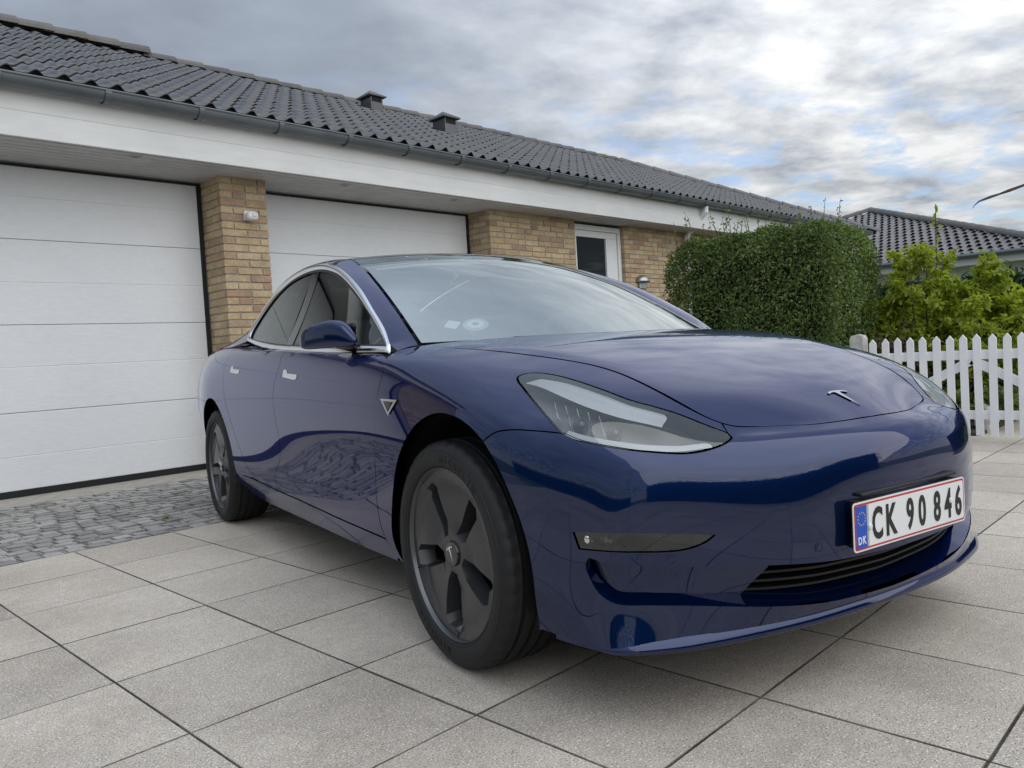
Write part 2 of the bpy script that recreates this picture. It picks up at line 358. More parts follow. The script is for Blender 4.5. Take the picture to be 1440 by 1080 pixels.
def box_shell(r, n, x0, x1, y0, y1, z0, z1, depth=.16, lump=.07, faces='wesntb'):
    """points near the faces of a clipped box, with lumps and hollows"""
    A = {'w': (y1-y0)*(z1-z0), 'e': (y1-y0)*(z1-z0), 's': (x1-x0)*(z1-z0), 'n': (x1-x0)*(z1-z0), 't': (x1-x0)*(y1-y0)}
    ks = [k for k in 'wesnt' if k in faces]; pr = np.array([A[k] for k in ks]); k = r.choice(len(ks), n, p=pr/pr.sum())
    u = r.uniform(0, 1, n); v = r.uniform(0, 1, n); d = np.abs(r.normal(0, depth*.6, n)); P = np.empty((n, 3)); Nn = np.zeros((n, 3))
    for i, f in enumerate(ks):
        m = k == i
        if f in 'we': P[m] = np.stack([np.full(m.sum(), x0 if f == 'w' else x1)+(d[m] if f == 'w' else -d[m]), y0+u[m]*(y1-y0), z0+v[m]*(z1-z0)], 1); Nn[m, 0] = -1 if f == 'w' else 1
        elif f in 'sn': P[m] = np.stack([x0+u[m]*(x1-x0), np.full(m.sum(), y0 if f == 's' else y1)+(d[m] if f == 's' else -d[m]), z0+v[m]*(z1-z0)], 1); Nn[m, 1] = -1 if f == 's' else 1
        else: P[m] = np.stack([x0+u[m]*(x1-x0), y0+v[m]*(y1-y0), z1-d[m]], 1); Nn[m, 2] = 1
    q = P*np.array([2.3, 2.3, 2.6]); w = np.sin(q[:, 0]*2.1+1.3*np.sin(q[:, 2]*1.7))*np.sin(q[:, 1]*2.4+.7)*np.cos(q[:, 2]*2.0+.4)+.6*np.sin(q[:, 1]*5.1+q[:, 2]*4.3)*np.sin(q[:, 0]*4.7-q[:, 2]*3.1)
    P += Nn*(w*lump)[:, None]
    # round the upper edges
    cx, cy = (x0+x1)/2, (y0+y1)/2; top = np.clip((P[:, 2]-(z1-.35))/.35, 0, 1)**2*.17
    P[:, 0] += np.sign(cx-P[:, 0])*top*(np.abs(P[:, 0]-cx)/(x1-x0)*2); P[:, 1] += np.sign(cy-P[:, 1])*top*(np.abs(P[:, 1]-cy)/(y1-y0)*2)
    return P, Nn
def sprout(r, base, h, n, lean):
    b = np.array(base, float); tip = b+np.array([lean[0], lean[1], h]); t = np.sort(r.uniform(.05, 1, n))[:, None]
    P = b+(tip-b)*t; Nn = r.normal(0, 1, (n, 3)); Nn[:, 2] = .6; return P, Nn, [tuple(b), tuple((b+tip)/2+r.normal(0, .008, 3)), tuple(tip)]
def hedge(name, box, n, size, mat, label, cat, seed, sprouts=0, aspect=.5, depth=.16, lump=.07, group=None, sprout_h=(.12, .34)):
    x0, x1, y0, y1, z0, z1 = box; r = np.random.default_rng(seed)
    root = tag(empty(name, ((x0+x1)/2, (y0+y1)/2, 0)), label, cat, group)
    P, Nn = box_shell(r, n, *box, depth=depth, lump=lump); tw = MB(); PP, NN = [P], [Nn]
    for k in range(sprouts):
        bx = x0+r.uniform(.05, .6)*(x1-x0); by = r.uniform(y0+.06, y1-.04)
        a, c, path = sprout(r, (bx, by, z1-.12), r.uniform(*sprout_h), int(r.integers(10, 20)), r.normal(0, .05, 2)); PP.append(a); NN.append(c); tw.tube(path, [.004, .003, .0015], 5)
    for k in range(26):
        bx, by = r.uniform(x0+.2, x1-.1), r.uniform(y0+.15, y1-.1)
        tw.tube([(bx, by, 0), (bx+r.normal(0, .08), by+r.normal(0, .08), z1*.5), (bx+r.normal(0, .25), by+r.normal(0, .2), z1-.1)], [.014, .009, .003], 6)
    leaf_cloud('leaves', np.concatenate(PP), np.concatenate(NN), size, mat, root, seed, aspect)
    tw.build('stems', M['twig'], root)
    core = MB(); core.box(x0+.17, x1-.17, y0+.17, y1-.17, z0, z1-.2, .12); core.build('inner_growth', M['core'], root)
    return root

# ------------------------------------------------------------------ garage house
YD, YP, ZS = 6.98, 6.61, 2.58        # door plane, pier front plane, soffit height
house = tag(empty('garage_house', (5.5, 7.0, 0)), 'long single-storey yellow brick garage house with dark tiled roof and white eaves', 'house')
def brick_face(wall, u0, u1, z0, z1, plane, axis, store, seed, out=-1, skew=0):
    """bricks of one wall face. axis 'x': runs along X on plane Y; axis 'y': along Y on plane X"""
    r = random.Random(seed); z = z0; row = 0
    while z+.05 < z1:
        u = u0; first_len = .108 if (row+skew) % 2 else .228
        while u < u1-.02:
            L = first_len if u == u0 else r.choice((.228, .228, .228, .108))
            if u+L > u1-.045: L = u1-u
            store.append((axis, u+L/2, z+.027, L, plane, out, r.uniform(-.0025, .003))); u += L+.012
        z += .0667; row += 1
brick_me = {}
def brick_mesh(L):
    k = round(L, 2)
    if k not in brick_me:
        b_ = MB(); b_.box(-k/2, k/2, -.03, .03, -.027, .027, .004)
        brick_me[k] = mesh('brick', b_.V, b_.F, M['brick'])
    return brick_me[k]
def brick_xf(bk):
    axis, u, z, L, plane, out, dz = bk
    if axis == 'x': return (u, plane-out*(.03-.0), z), 0
    return (plane-out*.03, u, z), rad(90)
def wall_piece(core_box, single, joined):
    b_ = MB(); b_.box(*core_box); w = b_.build('wall', M['mortar'], house)
    for bk in single:
        p, a = brick_xf(bk); p = (p[0]+(bk[6] if bk[0] == 'y' else 0), p[1]+(bk[6] if bk[0] == 'x' else 0), p[2])
        o = obj('brick', brick_mesh(bk[3]), w, p); o.rotation_euler[2] = a
    if joined:
        j = MB()
        for bk in joined:
            p, a = brick_xf(bk); me = brick_mesh(bk[3])
            j.add([((p[0]+v.co.x, p[1]+v.co.y+bk[6], p[2]+v.co.z) if a == 0 else (p[0]-v.co.y+bk[6], p[1]+v.co.x, p[2]+v.co.z)) for v in me.vertices], [tuple(f.vertices) for f in me.polygons])
        tag(j.build('brickwork', M['brick'], w), kind='stuff')
    return w
s = []; brick_face(None, 3.285, 3.727, .06, ZS, YP, 'x', s, 1)
s2 = []; brick_face(None, YP+.062, YD-.01, .06, ZS, 3.285, 'y', s2, 2, skew=1)
wall_piece((3.294, 3.72, YP+.01, YD+.25, 0, ZS), s+s2, [])
s = []; brick_face(None, 6.565, 8.125, .06, ZS, YP, 'x', s, 3); s2 = []; brick_face(None, YP+.062, YD-.01, .06, ZS, 6.565, 'y', s2, 4, skew=1)
hi = [q for q in s+s2 if q[2] > 1.75]; lo = [q for q in s+s2 if q[2] <= 1.75]
wall_piece((6.574, 8.12, YP+.01, YD+.25, 0, ZS), hi, lo)
s = []; brick_face(None, 9.20, 17.2, .06, ZS, YP, 'x', s, 5); s2 = []; brick_face(None, YP+.062, YP+.2, .06, ZS, 9.2, 'y', s2, 6)
wall_piece((9.207, 17.2, YP+.01, YD+.25, 0, ZS), [], s+s2)
s = []; brick_face(None, 8.125, 9.2, .06, 1.35, YP, 'x', s, 8); wall_piece((8.13, 9.2, YP+.01, YD+.25, 0, 1.36), [], s)
s = []; brick_face(None, -.9, .42, .06, ZS, YP, 'x', s, 9); wall_piece((-1.0, .42, YP+.01, YD+.25, 0, ZS), [], s)
b = MB(); b.box(-1, 17.2, YD+.25, 13.6, 0, 2.9); b.build('back_rooms', M['mortar'], house)

def garage_door(x0, x1):
    root = empty('garage_door', ((x0+x1)/2, YD, 0), house)
    zs = [.055, .314, .652, 1.001, 1.328, 1.656, 1.989, 2.321, 2.552]
    for k in range(0, 8, 2):     # four sections, each with a pressed groove halfway up
        b_ = MB(); za, zm, zb = zs[k], zs[k+1], zs[k+2]; y = YD
        prof = [(y+.04, za+.002), (y+.002, za+.002), (y, za+.006), (y, zm-.005), (y+.0035, zm-.001), (y+.0035, zm+.001), (y, zm+.005), (y, zb-.006), (y+.002, zb-.002), (y+.04, zb-.002)]
        b_.prism([(x0+.03, py, pz) for py, pz in prof], (x1-x0-.06, 0, 0)); b_.build('door_section', M['door_white'], root)
    b_ = MB(); b_.box(x0, x0+.026, YD-.012, YD+.06, .0, 2.568); b_.box(x1-.026, x1, YD-.012, YD+.06, 0, 2.568); b_.box(x0+.026, x1-.026, YD-.012, YD+.06, 2.552, 2.568)
    b_.box(x0+.026, x1-.026, YD-.006, YD+.05, .006, .055); b_.build('rubber_seal', M['seal'], root)
garage_door(.43, 3.275); garage_door(3.735, 6.56)
b = MB(); b.box(.42, 3.285, YD+.012, YD+.2, 2.569, 2.60); b.box(3.727, 6.565, YD+.012, YD+.2, 2.569, 2.60); b.build('lintel', M['soffit'], house)
# soffit boards
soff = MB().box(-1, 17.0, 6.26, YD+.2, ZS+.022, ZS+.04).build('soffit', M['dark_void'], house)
for k in range(8):
    y0 = 6.292+k*.0895; b = MB(); b.box(-1, 17.0, y0, y0+.078, ZS, ZS+.02, .003); b.build('soffit_board', M['soffit'], soff)
# fascia
b = MB(); b.box(-1.1, 17.1, 6.255, 6.287, 2.588, 2.768, .004); b.build('fascia_board', M['white_board'], house)
b = MB(); b.box(-1.1, 17.1, 6.268, 6.295, 2.772, 2.93, .003); b.build('fascia_board', M['white_board'], house)
# gutter: half-round trough with beaded lip
def trough(x0, x1, yc, zc, r, seg=14):
    V = []; F = []
    prof = [(yc+r*math.cos(a), zc+r*math.sin(a)) for a in [math.pi+math.pi*k/seg for k in range(seg+1)]]
    inner = [(yc+(r-.004)*math.cos(a), zc+(r-.004)*math.sin(a)) for a in [2*math.pi-math.pi*k/seg for k in range(seg+1)]]
    pr = prof+inner; n = len(pr)
    for x in (x0, x1): V += [(x, y, z) for y, z in pr]
    return V, [(i, (i+1) % n, n+(i+1) % n, n+i) for i in range(n)]
GY, GZ, GR = 6.182, 2.972, .072
b = MB(); b.add(*trough(-1.2, 17.3, GY, GZ, GR)); b.tube([(-1.2, GY-GR-.003, GZ+.002), (17.3, GY-GR-.003, GZ+.002)], .0085, 8)
gut = b.build('gutter', M['zinc'], house, smooth=False); smooth_by_angle(gut.data, 40)
V, F = trough(0, .042, GY, GZ, GR+.010, 12); br_me = mesh('gutter_bracket', [(x-.016, y-GY, z-GZ) for x, y, z in V], F, M['zinc'])
for k in range(-3, 21): obj('gutter_bracket', br_me, gut, (2.235+k*.70, GY, GZ))
b = MB(); b.tube([(10.72, GY, GZ-.06), (10.72, GY, 2.84), (10.72, 6.42, 2.62), (10.72, 6.53, 2.5), (10.72, 6.53, .1)], .04, 10); b.build('downpipe', M['white_paint'], house)

# roof
SL = .463; EY, EZ = 6.225, 3.005; RY = 10.0
rn = math.sqrt(1+SL*SL); up = Vector((0, 1/rn, SL/rn)); nv = Vector((0, -SL/rn, 1/rn)); slope_len = (RY-EY)*rn
XR = 13.9; HX = RY-EY     # right end of the ridge; hip run
b = MB(); b.add([(-1.2, EY, EZ-.03), (XR+HX, EY, EZ-.03), (XR, RY, EZ+SL*(RY-EY)-.03), (-1.2, RY, EZ+SL*(RY-EY)-.03), (XR+HX, 2*RY-EY, EZ-.03), (-1.2, 2*RY-EY, EZ-.03)], [(0, 1, 2, 3), (2, 1, 4), (3, 2, 4, 5)])
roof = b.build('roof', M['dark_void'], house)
def tile_geo(w, l, roll, t, butt):
    """one tile, mostly flat pan with a raised roll: x across, y up the slope, z out of the roof; lower end at y=0, open roll end"""
    xs = [0, .20, .36, .45, .53, .61, .69, .77, .85, .93, 1.0]; hs = [0, 0, .05, .25, .57, .87, 1.0, .9, .55, .18, 0]
    V = []; n = len(xs)
    for y, zo in ((0, butt), (l, 0.0)):
        V += [(a*w, y, zo+h*roll+t) for a, h in zip(xs, hs)]
    V += [(a*w, .0, butt+h*roll+t-.009) for a, h in zip(xs, hs)]
    V += [(a*w, .030, -.004) for a in xs]; V += [(a*w, .030, butt+h*roll+t-.009) for a, h in zip(xs, hs)]
    F = [(i, i+1, n+i+1, n+i) for i in range(n-1)]+[(2*n+i, 2*n+i+1, i+1, i) for i in range(n-1)]+[(4*n+i, 4*n+i+1, 2*n+i+1, 2*n+i) for i in range(n-1)]+[(3*n+i, 3*n+i+1, 4*n+i+1, 4*n+i) for i in range(n-1)]
    return V, F
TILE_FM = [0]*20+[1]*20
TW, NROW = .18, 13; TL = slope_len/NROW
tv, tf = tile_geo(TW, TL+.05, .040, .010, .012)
tile_me = mesh('roof_tile', tv, tf, [M['tile'], M['roll_shade']], TILE_FM); tile_me.polygons.foreach_set('use_smooth', [True]*10+[False]*30)
T_mat = Matrix((Vector((1, 0, 0)), up, nv)).transposed()
tiles = []
for rI in range(NROW):
    yy = rI*TL; c = int((XR+HX*(1-(yy+TL)/slope_len)+.1+1.2)/TW)
    for k in range(c): tiles.append((-1.2+k*TW, yy))
def tile_pos(t): return Vector((t[0], EY, EZ))+up*t[1]
def tile_px(t):
    p = tile_pos(t); d = p-Vector((0, 0, .9)); return d.length
vis = sorted([t for t in tiles if tile_pos(t).y*.235 < t[0]+.15], key=tile_px); first = set(vis[:300]); rest = MB()
for t in tiles:
    p = tile_pos(t)+nv*rng.uniform(-.002, .003)
    if t in first:
        o = obj('roof_tile', tile_me, roof, p); o.rotation_euler = (T_mat @ Matrix.Rotation(rng.uniform(-.006, .006), 3, 'Z')).to_euler()
    else: rest.add([p+T_mat @ Vector(v) for v in tv], tf)
ro = tag(rest.build('far_tiles', [M['tile'], M['roll_shade']], roof), kind='stuff')
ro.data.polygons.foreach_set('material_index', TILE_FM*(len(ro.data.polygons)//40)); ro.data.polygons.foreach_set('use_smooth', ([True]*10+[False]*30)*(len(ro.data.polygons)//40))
# ridge and hip caps
def cap_geo(l, r0, r1, t=.014, seg=9):
    V = []; F = []
    for x, r in ((0, r0), (l, r1)):
        for q in (r, r-t): V += [(x, q*math.cos(a)*1.08, q*math.sin(a)*.82) for a in [math.pi*k/seg for k in range(seg+1)]]
    n = seg+1
    for i in range(seg):
        F += [(i, i+1, 2*n+i+1, 2*n+i), (n+i+1, n+i, 3*n+i, 3*n+i+1), (i+1, i, n+i, n+i+1), (2*n+i, 2*n+i+1, 3*n+i+1, 3*n+i)]
    return V, [f[::-1] for f in F]
cv, cf = cap_geo(.40, .118, .104); cap_me = mesh('ridge_tile', cv, cf, M['ridge']); 
cv2, cf2 = cap_geo(.40, .125, .105); cap_dark = mesh('hip_tile', cv2, cf2, M['tile'])
ZR = EZ+SL*(RY-EY)
for k in range(42):
    x = -.9+k*.355
    if x > XR-.1: break
    big = x < 3.75
    o = obj('ridge_tile', cap_me, roof, (x+(.40 if not big else .43), RY, ZR-.005+(.045 if big else .02)+rng.uniform(-.004, .004))); o.rotation_euler = (0, rad(1.2), rad(180)+rng.uniform(-.012, .012))
    if big: o.scale = (1.12, 1.2, 1.25)
hv = Vector((HX, EY-RY, EZ-ZR)); hl = hv.length; hu = hv/hl
for k in range(int(hl/.355)+1):
    p = Vector((XR, RY, ZR))+hu*(k*.355); o = obj('hip_tile', cap_dark, roof, p+Vector((0, 0, .02)))
    zc = Vector((0, 0, 1)); xx = hu; yy = zc.cross(xx).normalized(); o.rotation_euler = Matrix((xx, yy, xx.cross(yy))).transposed().to_euler()
# roof vents
def vent(p, w, h, label):
    x, y, z = p; r_ = tag(empty('roof_vent', (x, y, z)), label, 'roof vent', 'pitched cap vents on the tiled roof')
    b_ = MB(); b_.box(x-w/2, x+w/2, y-w*.6, y+w*.6, z-.14, z+h, .006); b_.build('duct', M['tile'], r_)
    b_ = MB(); b_.box(x-w*.40, x+w*.40, y-w*.6-.006, y-w*.6+.01, z+h-.075, z+h-.008); b_.build('opening', M['dark_void'], r_)
    b_ = MB(); e = w*.72; t = z+h; V = [(x-e, y-e*1.1, t), (x+e, y-e*1.1, t), (x+e, y+e*1.1, t), (x-e, y+e*1.1, t)]
    b_.add(V+[(q[0], q[1], t+.018) for q in V]+[(x-e*.15, y, t+.115), (x+e*.15, y, t+.115)], [(3, 2, 1, 0), (0, 1, 5, 4), (1, 2, 6, 5), (2, 3, 7, 6), (3, 0, 4, 7), (4, 5, 9, 8), (6, 7, 8, 9), (5, 6, 9), (7, 4, 8)]); b_.build('cap', M['ridge'], r_)
vent((7.10, 9.43, 4.47), .21, .21, 'small pitched-cap roof vent high up against the ridge')
vent((7.36, 8.17, 3.90), .21, .21, 'small pitched-cap roof vent lower down on the tiles, nearer the gutter')
# window beside the second pier
wr = empty('window', (8.66, 6.68, 1.4), house)
b = MB(); Y0 = 6.665
b.box(8.13, 9.195, Y0, Y0+.09, 2.475, 2.545, .004); b.box(8.13, 8.19, Y0, Y0+.09, 1.37, 2.475, .004); b.box(9.125, 9.195, Y0, Y0+.09, 1.37, 2.475, .004); b.box(8.13, 9.195, Y0-.02, Y0+.09, 1.33, 1.37, .004)
b.build('frame', M['upvc'], wr)
b = MB(); b.box(8.195, 9.12, Y0+.018, Y0+.07, 2.385, 2.472, .005); b.box(8.195, 8.235, Y0+.018, Y0+.07, 1.375, 2.385, .005); b.box(8.875, 9.12, Y0+.018, Y0+.07, 1.375, 2.385, .005); b.box(8.235, 8.875, Y0+.018, Y0+.07, 1.375, 1.46, .005)
b.build('sash', M['upvc'], wr)
b = MB(); b.add([(8.235, Y0+.045, 1.46), (8.875, Y0+.045, 1.46), (8.875, Y0+.045, 2.385), (8.235, Y0+.045, 2.385)], [(0, 1, 2, 3)]); b.build('pane', M['window'], wr)
b = MB(); b.box(8.2, 9.1, Y0+.10, Y0+.105, 1.4, 2.47); b.build('blind', simple('dark_blind', (.007, .008, .010), .8), wr)
# fittings on the walls
t = tag(empty('motion_sensor', (3.52, YP, 2.245)), 'white rounded motion sensor fixed high on the brick pier between the garage doors', 'motion sensor')
def blob(parts, name, mat, parent, sub=2):
    bm = bmesh.new()
    for c, sx, sy, sz in parts:
        r_ = bmesh.ops.create_uvsphere(bm, u_segments=20, v_segments=12, radius=1)
        for v in r_['verts']:
            q = v.co; k = 1.0
            v.co = Vector((c[0]+math.copysign(abs(q.x)**.7, q.x)*sx, c[1]+math.copysign(abs(q.y)**.7, q.y)*sy, c[2]+math.copysign(abs(q.z)**.7, q.z)*sz))
    o0 = Vector(WL[parent.name])
    for v in bm.verts: v.co -= o0
    me = bpy.data.meshes.new(name); bm.to_mesh(me); bm.free(); me.materials.append(mat)
    me.polygons.foreach_set('use_smooth', [True]*len(me.polygons)); return obj(name, me, parent, o0)
b = MB(); b.box(3.487, 3.535, YP-.028, YP-.001, 2.205, 2.29, .006); b.build('mount', M['upvc'], t)
blob([((3.535, YP-.065, 2.238), .052, .048, .040)], 'head', M['white_paint'], t)
b = MB(); b.box(3.515, 3.558, YP-.118, YP-.106, 2.225, 2.262, .004); b.build('lens', simple('sensor_lens', (.62, .64, .66), .25), t)
t = tag(empty('wall_lamp', (9.57, YP, 1.80)), 'small half-round grey metal wall lamp on brick left of the hedge', 'wall lamp')
V = []; F = []; ns = 14
for k in range(ns+1):
    a = math.pi*k/ns
    for j in range(7):
        e = math.pi/2*j/6; V.append((9.57+.125*math.cos(a)*math.cos(e)*1.0, YP-.005-.11*math.sin(a)*math.cos(e)-.0, 1.79+.11*math.sin(e)))
for k in range(ns):
    for j in range(6): F.append((k*7+j, (k+1)*7+j, (k+1)*7+j+1, k*7+j+1))
me = mesh('shade', [Vector(v)-WL[t.name] for v in V], F, M['metal_grey'], smooth=True); o = obj('shade', me, t, WL[t.name]); o.modifiers.new('s', 'SOLIDIFY').thickness = .004
b = MB(); b.box(9.49, 9.65, YP-.03, YP-.001, 1.70, 1.80, .008); b.build('backplate', M['metal_grey'], t)
for k, (x, y, w) in enumerate(((2.49, 6.335, 'above the left garage door'), (4.43, 6.375, 'above the middle of the second garage door'), (5.84, 6.40, 'above the right end of the second garage door'))):
    t = tag(empty('soffit_light', (x, y, ZS)), 'round recessed eaves spotlight '+w, 'spotlight', 'spotlights set in the eaves')
    b = MB(); V = []; F = []
    for rr, zz in ((.045, -.001), (.045, -.006), (.033, -.008), (.030, .006)): V += [(x+rr*math.cos(2*math.pi*q/24), y+rr*math.sin(2*math.pi*q/24), ZS+zz) for q in range(24)]
    for i in range(3):
        for q in range(24): F.append((i*24+q, (i*24+(q+1) % 24), (i+1)*24+(q+1) % 24, (i+1)*24+q))
    b.add(V, F); b.build('rim', M['metal_grey'], t, smooth=True)
    b = MB(); b.add([(x+.031*math.cos(2*math.pi*q/24), y+.031*math.sin(2*math.pi*q/24), ZS-.002) for q in range(24)], [tuple(range(24))[::-1]]); b.build('lens', simple('lamp_glass', (.25, .25, .25), .2), t)

# ------------------------------------------------------------------ neighbouring house
nb = tag(empty('neighbour_house', (29, 10, 0)), 'neighbouring bungalow with brown-grey hipped tile roof behind the shrubs', 'house')
NX, NC, NA = 22.0, 3.6, 6.5; NZ = 2.64; NS = 2.36/6.5      # eave line X, near corner Y, hip run
b = MB(); b.box(NX+.45, NX+14, NC+.45, NC+2*NA-.45, 0, NZ-.1); b.build('wall', simple('rendered_wall', (.62, .60, .57), .8), nb)
b = MB(); b.box(NX+.10, NX+14, NC+.10, NC+2*NA-.1, NZ-.25, NZ-.03, .01); b.build('fascia_board', M['white_board'], nb)
b = MB(); b.tube([(NX, NC, NZ-.015), (NX, NC+2*NA, NZ-.015)], .065, 8); b.build('gutter', M['zinc'], nb)
ap = Vector((NX+NA, NC+NA, NZ+NS*NA))
b = MB(); dz = -.04; V = [(NX, NC, NZ+dz), (NX, NC+2*NA, NZ+dz), tuple(ap+Vector((0, 0, dz))), (NX+18, NC, NZ+dz), (NX+18, NC+2*NA, NZ+dz), (NX+18, ap.y, ap.z+dz)]
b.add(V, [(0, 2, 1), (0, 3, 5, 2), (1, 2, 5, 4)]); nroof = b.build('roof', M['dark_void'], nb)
un = math.sqrt(1+NS*NS); nup = Vector((1/un, 0, NS/un)); nnv = Vector((-NS/un, 0, 1/un)); nrt = Vector((0, -1, 0))
NM = Matrix((nrt, nup, nnv)).transposed(); nl = NA*un; nrow = 20; ntl = nl/nrow; ntw = .215
fv, ff = tile_geo(ntw, ntl+.05, .042, .012, .026); ntile = mesh('roof_tile', fv, ff, [M['tile_far'], M['roll_shade']], TILE_FM); allt = []
for rI in range(nrow):
    run = NA*(rI+.5)/nrow
    y = NC+2*NA-run-.1
    while y-ntw > NC+run-.2: allt.append((y+ntw*.0, rI)); y -= ntw
near = sorted(allt, key=lambda t: (abs(t[0]-8.0)+abs(t[1]-10)*.1))[:300]; nset = set(near); rest = MB()
for t_ in allt:
    p = Vector((NX, t_[0], NZ))+nup*(t_[1]*ntl)+nnv*rng.uniform(-.003, .003)
    if t_ in nset:
        o = obj('roof_tile', ntile, nroof, p); o.rotation_euler = NM.to_euler()
    else: rest.add([p+NM @ Vector(v) for v in fv], ff)
ro = tag(rest.build('far_tiles', [M['tile_far'], M['roll_shade']], nroof), kind='stuff'); ro.data.polygons.foreach_set('material_index', TILE_FM*(len(ro.data.polygons)//40))
for c0 in ((NX, NC, NZ), (NX, NC+2*NA, NZ)):
    d = Vector(c0)-ap; L_ = d.length; d /= L_; k = 0
    while k*.42 < L_:
        o = obj('hip_tile', cap_me, nroof, ap+d*(k*.42)+Vector((0, 0, .03))); yy = Vector((0, 0, 1)).cross(d).normalized(); o.rotation_euler = Matrix((d, yy, d.cross(yy))).transposed().to_euler(); o.scale = (1.15, 1.25, 1.35); k += 1

# ------------------------------------------------------------------ garden: gate, post, hedge, shrubs
GX = 6.90
gate = tag(empty('picket_gate', (GX, 1.6, 0)), 'white painted picket gate with inverted V brace beside the concrete post', 'gate')
pk = MB(); pk.prism([(-.0, -.0265, .048), (-.0, .0265, .048), (-.0, .0265, .800), (-.0, 0, .835), (-.0, -.0265, .800)], (.020, 0, 0)); pk_me = mesh('picket', [(x, y, z) for x, y, z in pk.V], pk.F, M['white_paint'])
for k in range(15): o = obj('picket', pk_me, gate, (GX-.02, 2.465-k*.0972, rng.uniform(-.003, .003))); o.rotation_euler[0] = rng.uniform(-.008, .008)
for z0, z1 in ((.640, .712), (.174, .242)): MB().box(GX, GX+.028, 1.05, 2.50, z0, z1, .003).build('rail', M['white_paint'], gate)
for sgn in (1, -1):
    a = Vector((GX+.002, 1.735, .635)); e = Vector((GX+.002, 1.735+sgn*.70, .245)); dr = (e-a).normalized(); pn = Vector((0, -dr.z, dr.y))*.034
    MB().prism([a+pn, e+pn, e-pn, a-pn], (.024, 0, 0)).build('brace', M['white_paint'], gate)
post = MB(); pr = [(GX-.055+.11*(k % 2), 0, 0) for k in range(2)]
pp = [(-.055, 0), (.055, 0), (.055, .845), (.042, .872), (.0, .882), (-.042, .872), (-.055, .845)]
post.prism([(GX-.055, 2.585+y, z) for y, z in pp], (.11, 0, 0))
po = post.build('gate_post', simple('weathered_post', (.50, .49, .46), .85, var=.35, scale=14), at=(GX, 2.585, 0)); tag(po, 'weathered grey-white round-topped post at left end of the picket gate', 'post')
hedge('privet_hedge', (6.98, 8.15, 2.80, 4.55, 0, 1.93), 86000, .031, M['leaf_hedge'], 'clipped dark green hedge with wispy top shoots between house and gate', 'hedge', 11, sprouts=32, depth=.16, lump=.06, sprout_h=(.16, .42))
def shrub(name, c, rx, ry, h, n, size, mat, label, seed, aspect=.45, leader=None, stems=9, jitter=.8, cat='shrub', droop=.5, taper=.35):
    r = np.random.default_rng(seed); root = tag(empty(name, (c[0], c[1], 0)), label, cat); tw = MB(); P = []; Nn = []; S = []
    for k in range(stems):
        a = r.uniform(0, 2*math.pi); q = math.sqrt(r.uniform(.05, 1)); hh = h*(1-taper*q)*r.uniform(.86, 1.05)
        tip = np.array([c[0]+rx*q*math.cos(a), c[1]+ry*q*math.sin(a), hh]); b0 = np.array([c[0]+.1*math.cos(a), c[1]+.1*math.sin(a), 0])
        mid = b0*.5+tip*.5+np.array([.10*math.cos(a), .10*math.sin(a), .12*h]); tw.tube([b0, mid, tip], [.013, .009, .003], 6)
        for j in range(7):
            t = r.uniform(.30, 1); base = (1-t)**2*b0+2*t*(1-t)*mid+t*t*tip; d = np.array([math.cos(a)+r.normal(0, .7), math.sin(a)+r.normal(0, .7), .55+r.normal(0, .35)]); d /= np.linalg.norm(d); L = r.uniform(.12, .34)*min(1, h)
            e = base+d*L; tw.tube([base, e], [.005, .002], 5); m = max(3, int(n/(stems*7))); u = r.uniform(.1, 1.05, m)[:, None]
            P.append(base+(e-base)*u+r.normal(0, .02, (m, 3))); q_ = r.normal(0, .6, (m, 3))+np.array([d[0]*.5, d[1]*.5, .75]); Nn.append(q_)
    if leader:
        x, y, z = leader; b0 = np.array([c[0]+(x-c[0])*.6, c[1]+(y-c[1])*.6, h*.75]); tip = np.array(leader); tw.tube([(c[0], c[1], 0), b0, tip], [.014, .009, .003], 6); u = np.linspace(.15, 1, 22)[:, None]; P.append(b0+(tip-b0)*u); Nn.append(r.normal(0, 1, (22, 3)))
    tw.build('stems', M['twig'], root); leaf_cloud('leaves', np.concatenate(P), np.concatenate(Nn), size, mat, root, seed, aspect, jitter=jitter, droop=droop)
    return root
shrub('golden_shrub', (8.45, 2.42), .72, .88, 1.92, 36000, .062, M['leaf_bright'], 'bright yellow-green leafy shrub with one tall top shoot behind the gate', 21, .46, leader=(8.35, 2.36, 2.08), stems=60, taper=.60)
shrub('bronze_shrub', (7.75, 2.35), .28, .40, .95, 900, .05, M['leaf_brown'], 'low bronze-brown shrub in front of the yellow-green shrub', 22, .4, stems=10)
hedge('laurel_hedge', (10.9, 12.2, -2.5, 5.2, 0, 1.5), 20000, .095, M['leaf_laurel'], 'dark glossy laurel hedge at the right edge under the neighbouring roof', 'hedge', 23, sprouts=10, aspect=.42, depth=.22, lump=.10, sprout_h=(.08, .2))
b = MB(); b.box(7.25, 10.7, 1.78, 4.6, -.05, .03, .02); b.box(9.2, 10.7, -2, 1.78, -.05, .03, .02); tag(b.build('planting_bed', M['soil']), kind='structure')
for k, (x, y, rr, hh, lab) in enumerate(((7.7, 1.98, .26, .42, 'low light green perennial left of the gate brace'), (8.35, 1.92, .30, .46, 'leafy green perennial behind the middle of the gate'), (9.5, 1.45, .36, .5, 'rounded green perennial at the end of the garden path'), (9.4, .75, .34, .44, 'low green perennial at the right edge behind the gate'), (9.05, 1.95, .3, .6, 'upright green perennial below the yellow-green shrub'))):
    shrub('perennial', (x, y), rr, rr, hh, 900, .06, M['leaf_low'], lab, 40+k, .42, stems=10, cat='plant')
bm = bmesh.new(); bmesh.ops.create_icosphere(bm, subdivisions=3, radius=1)
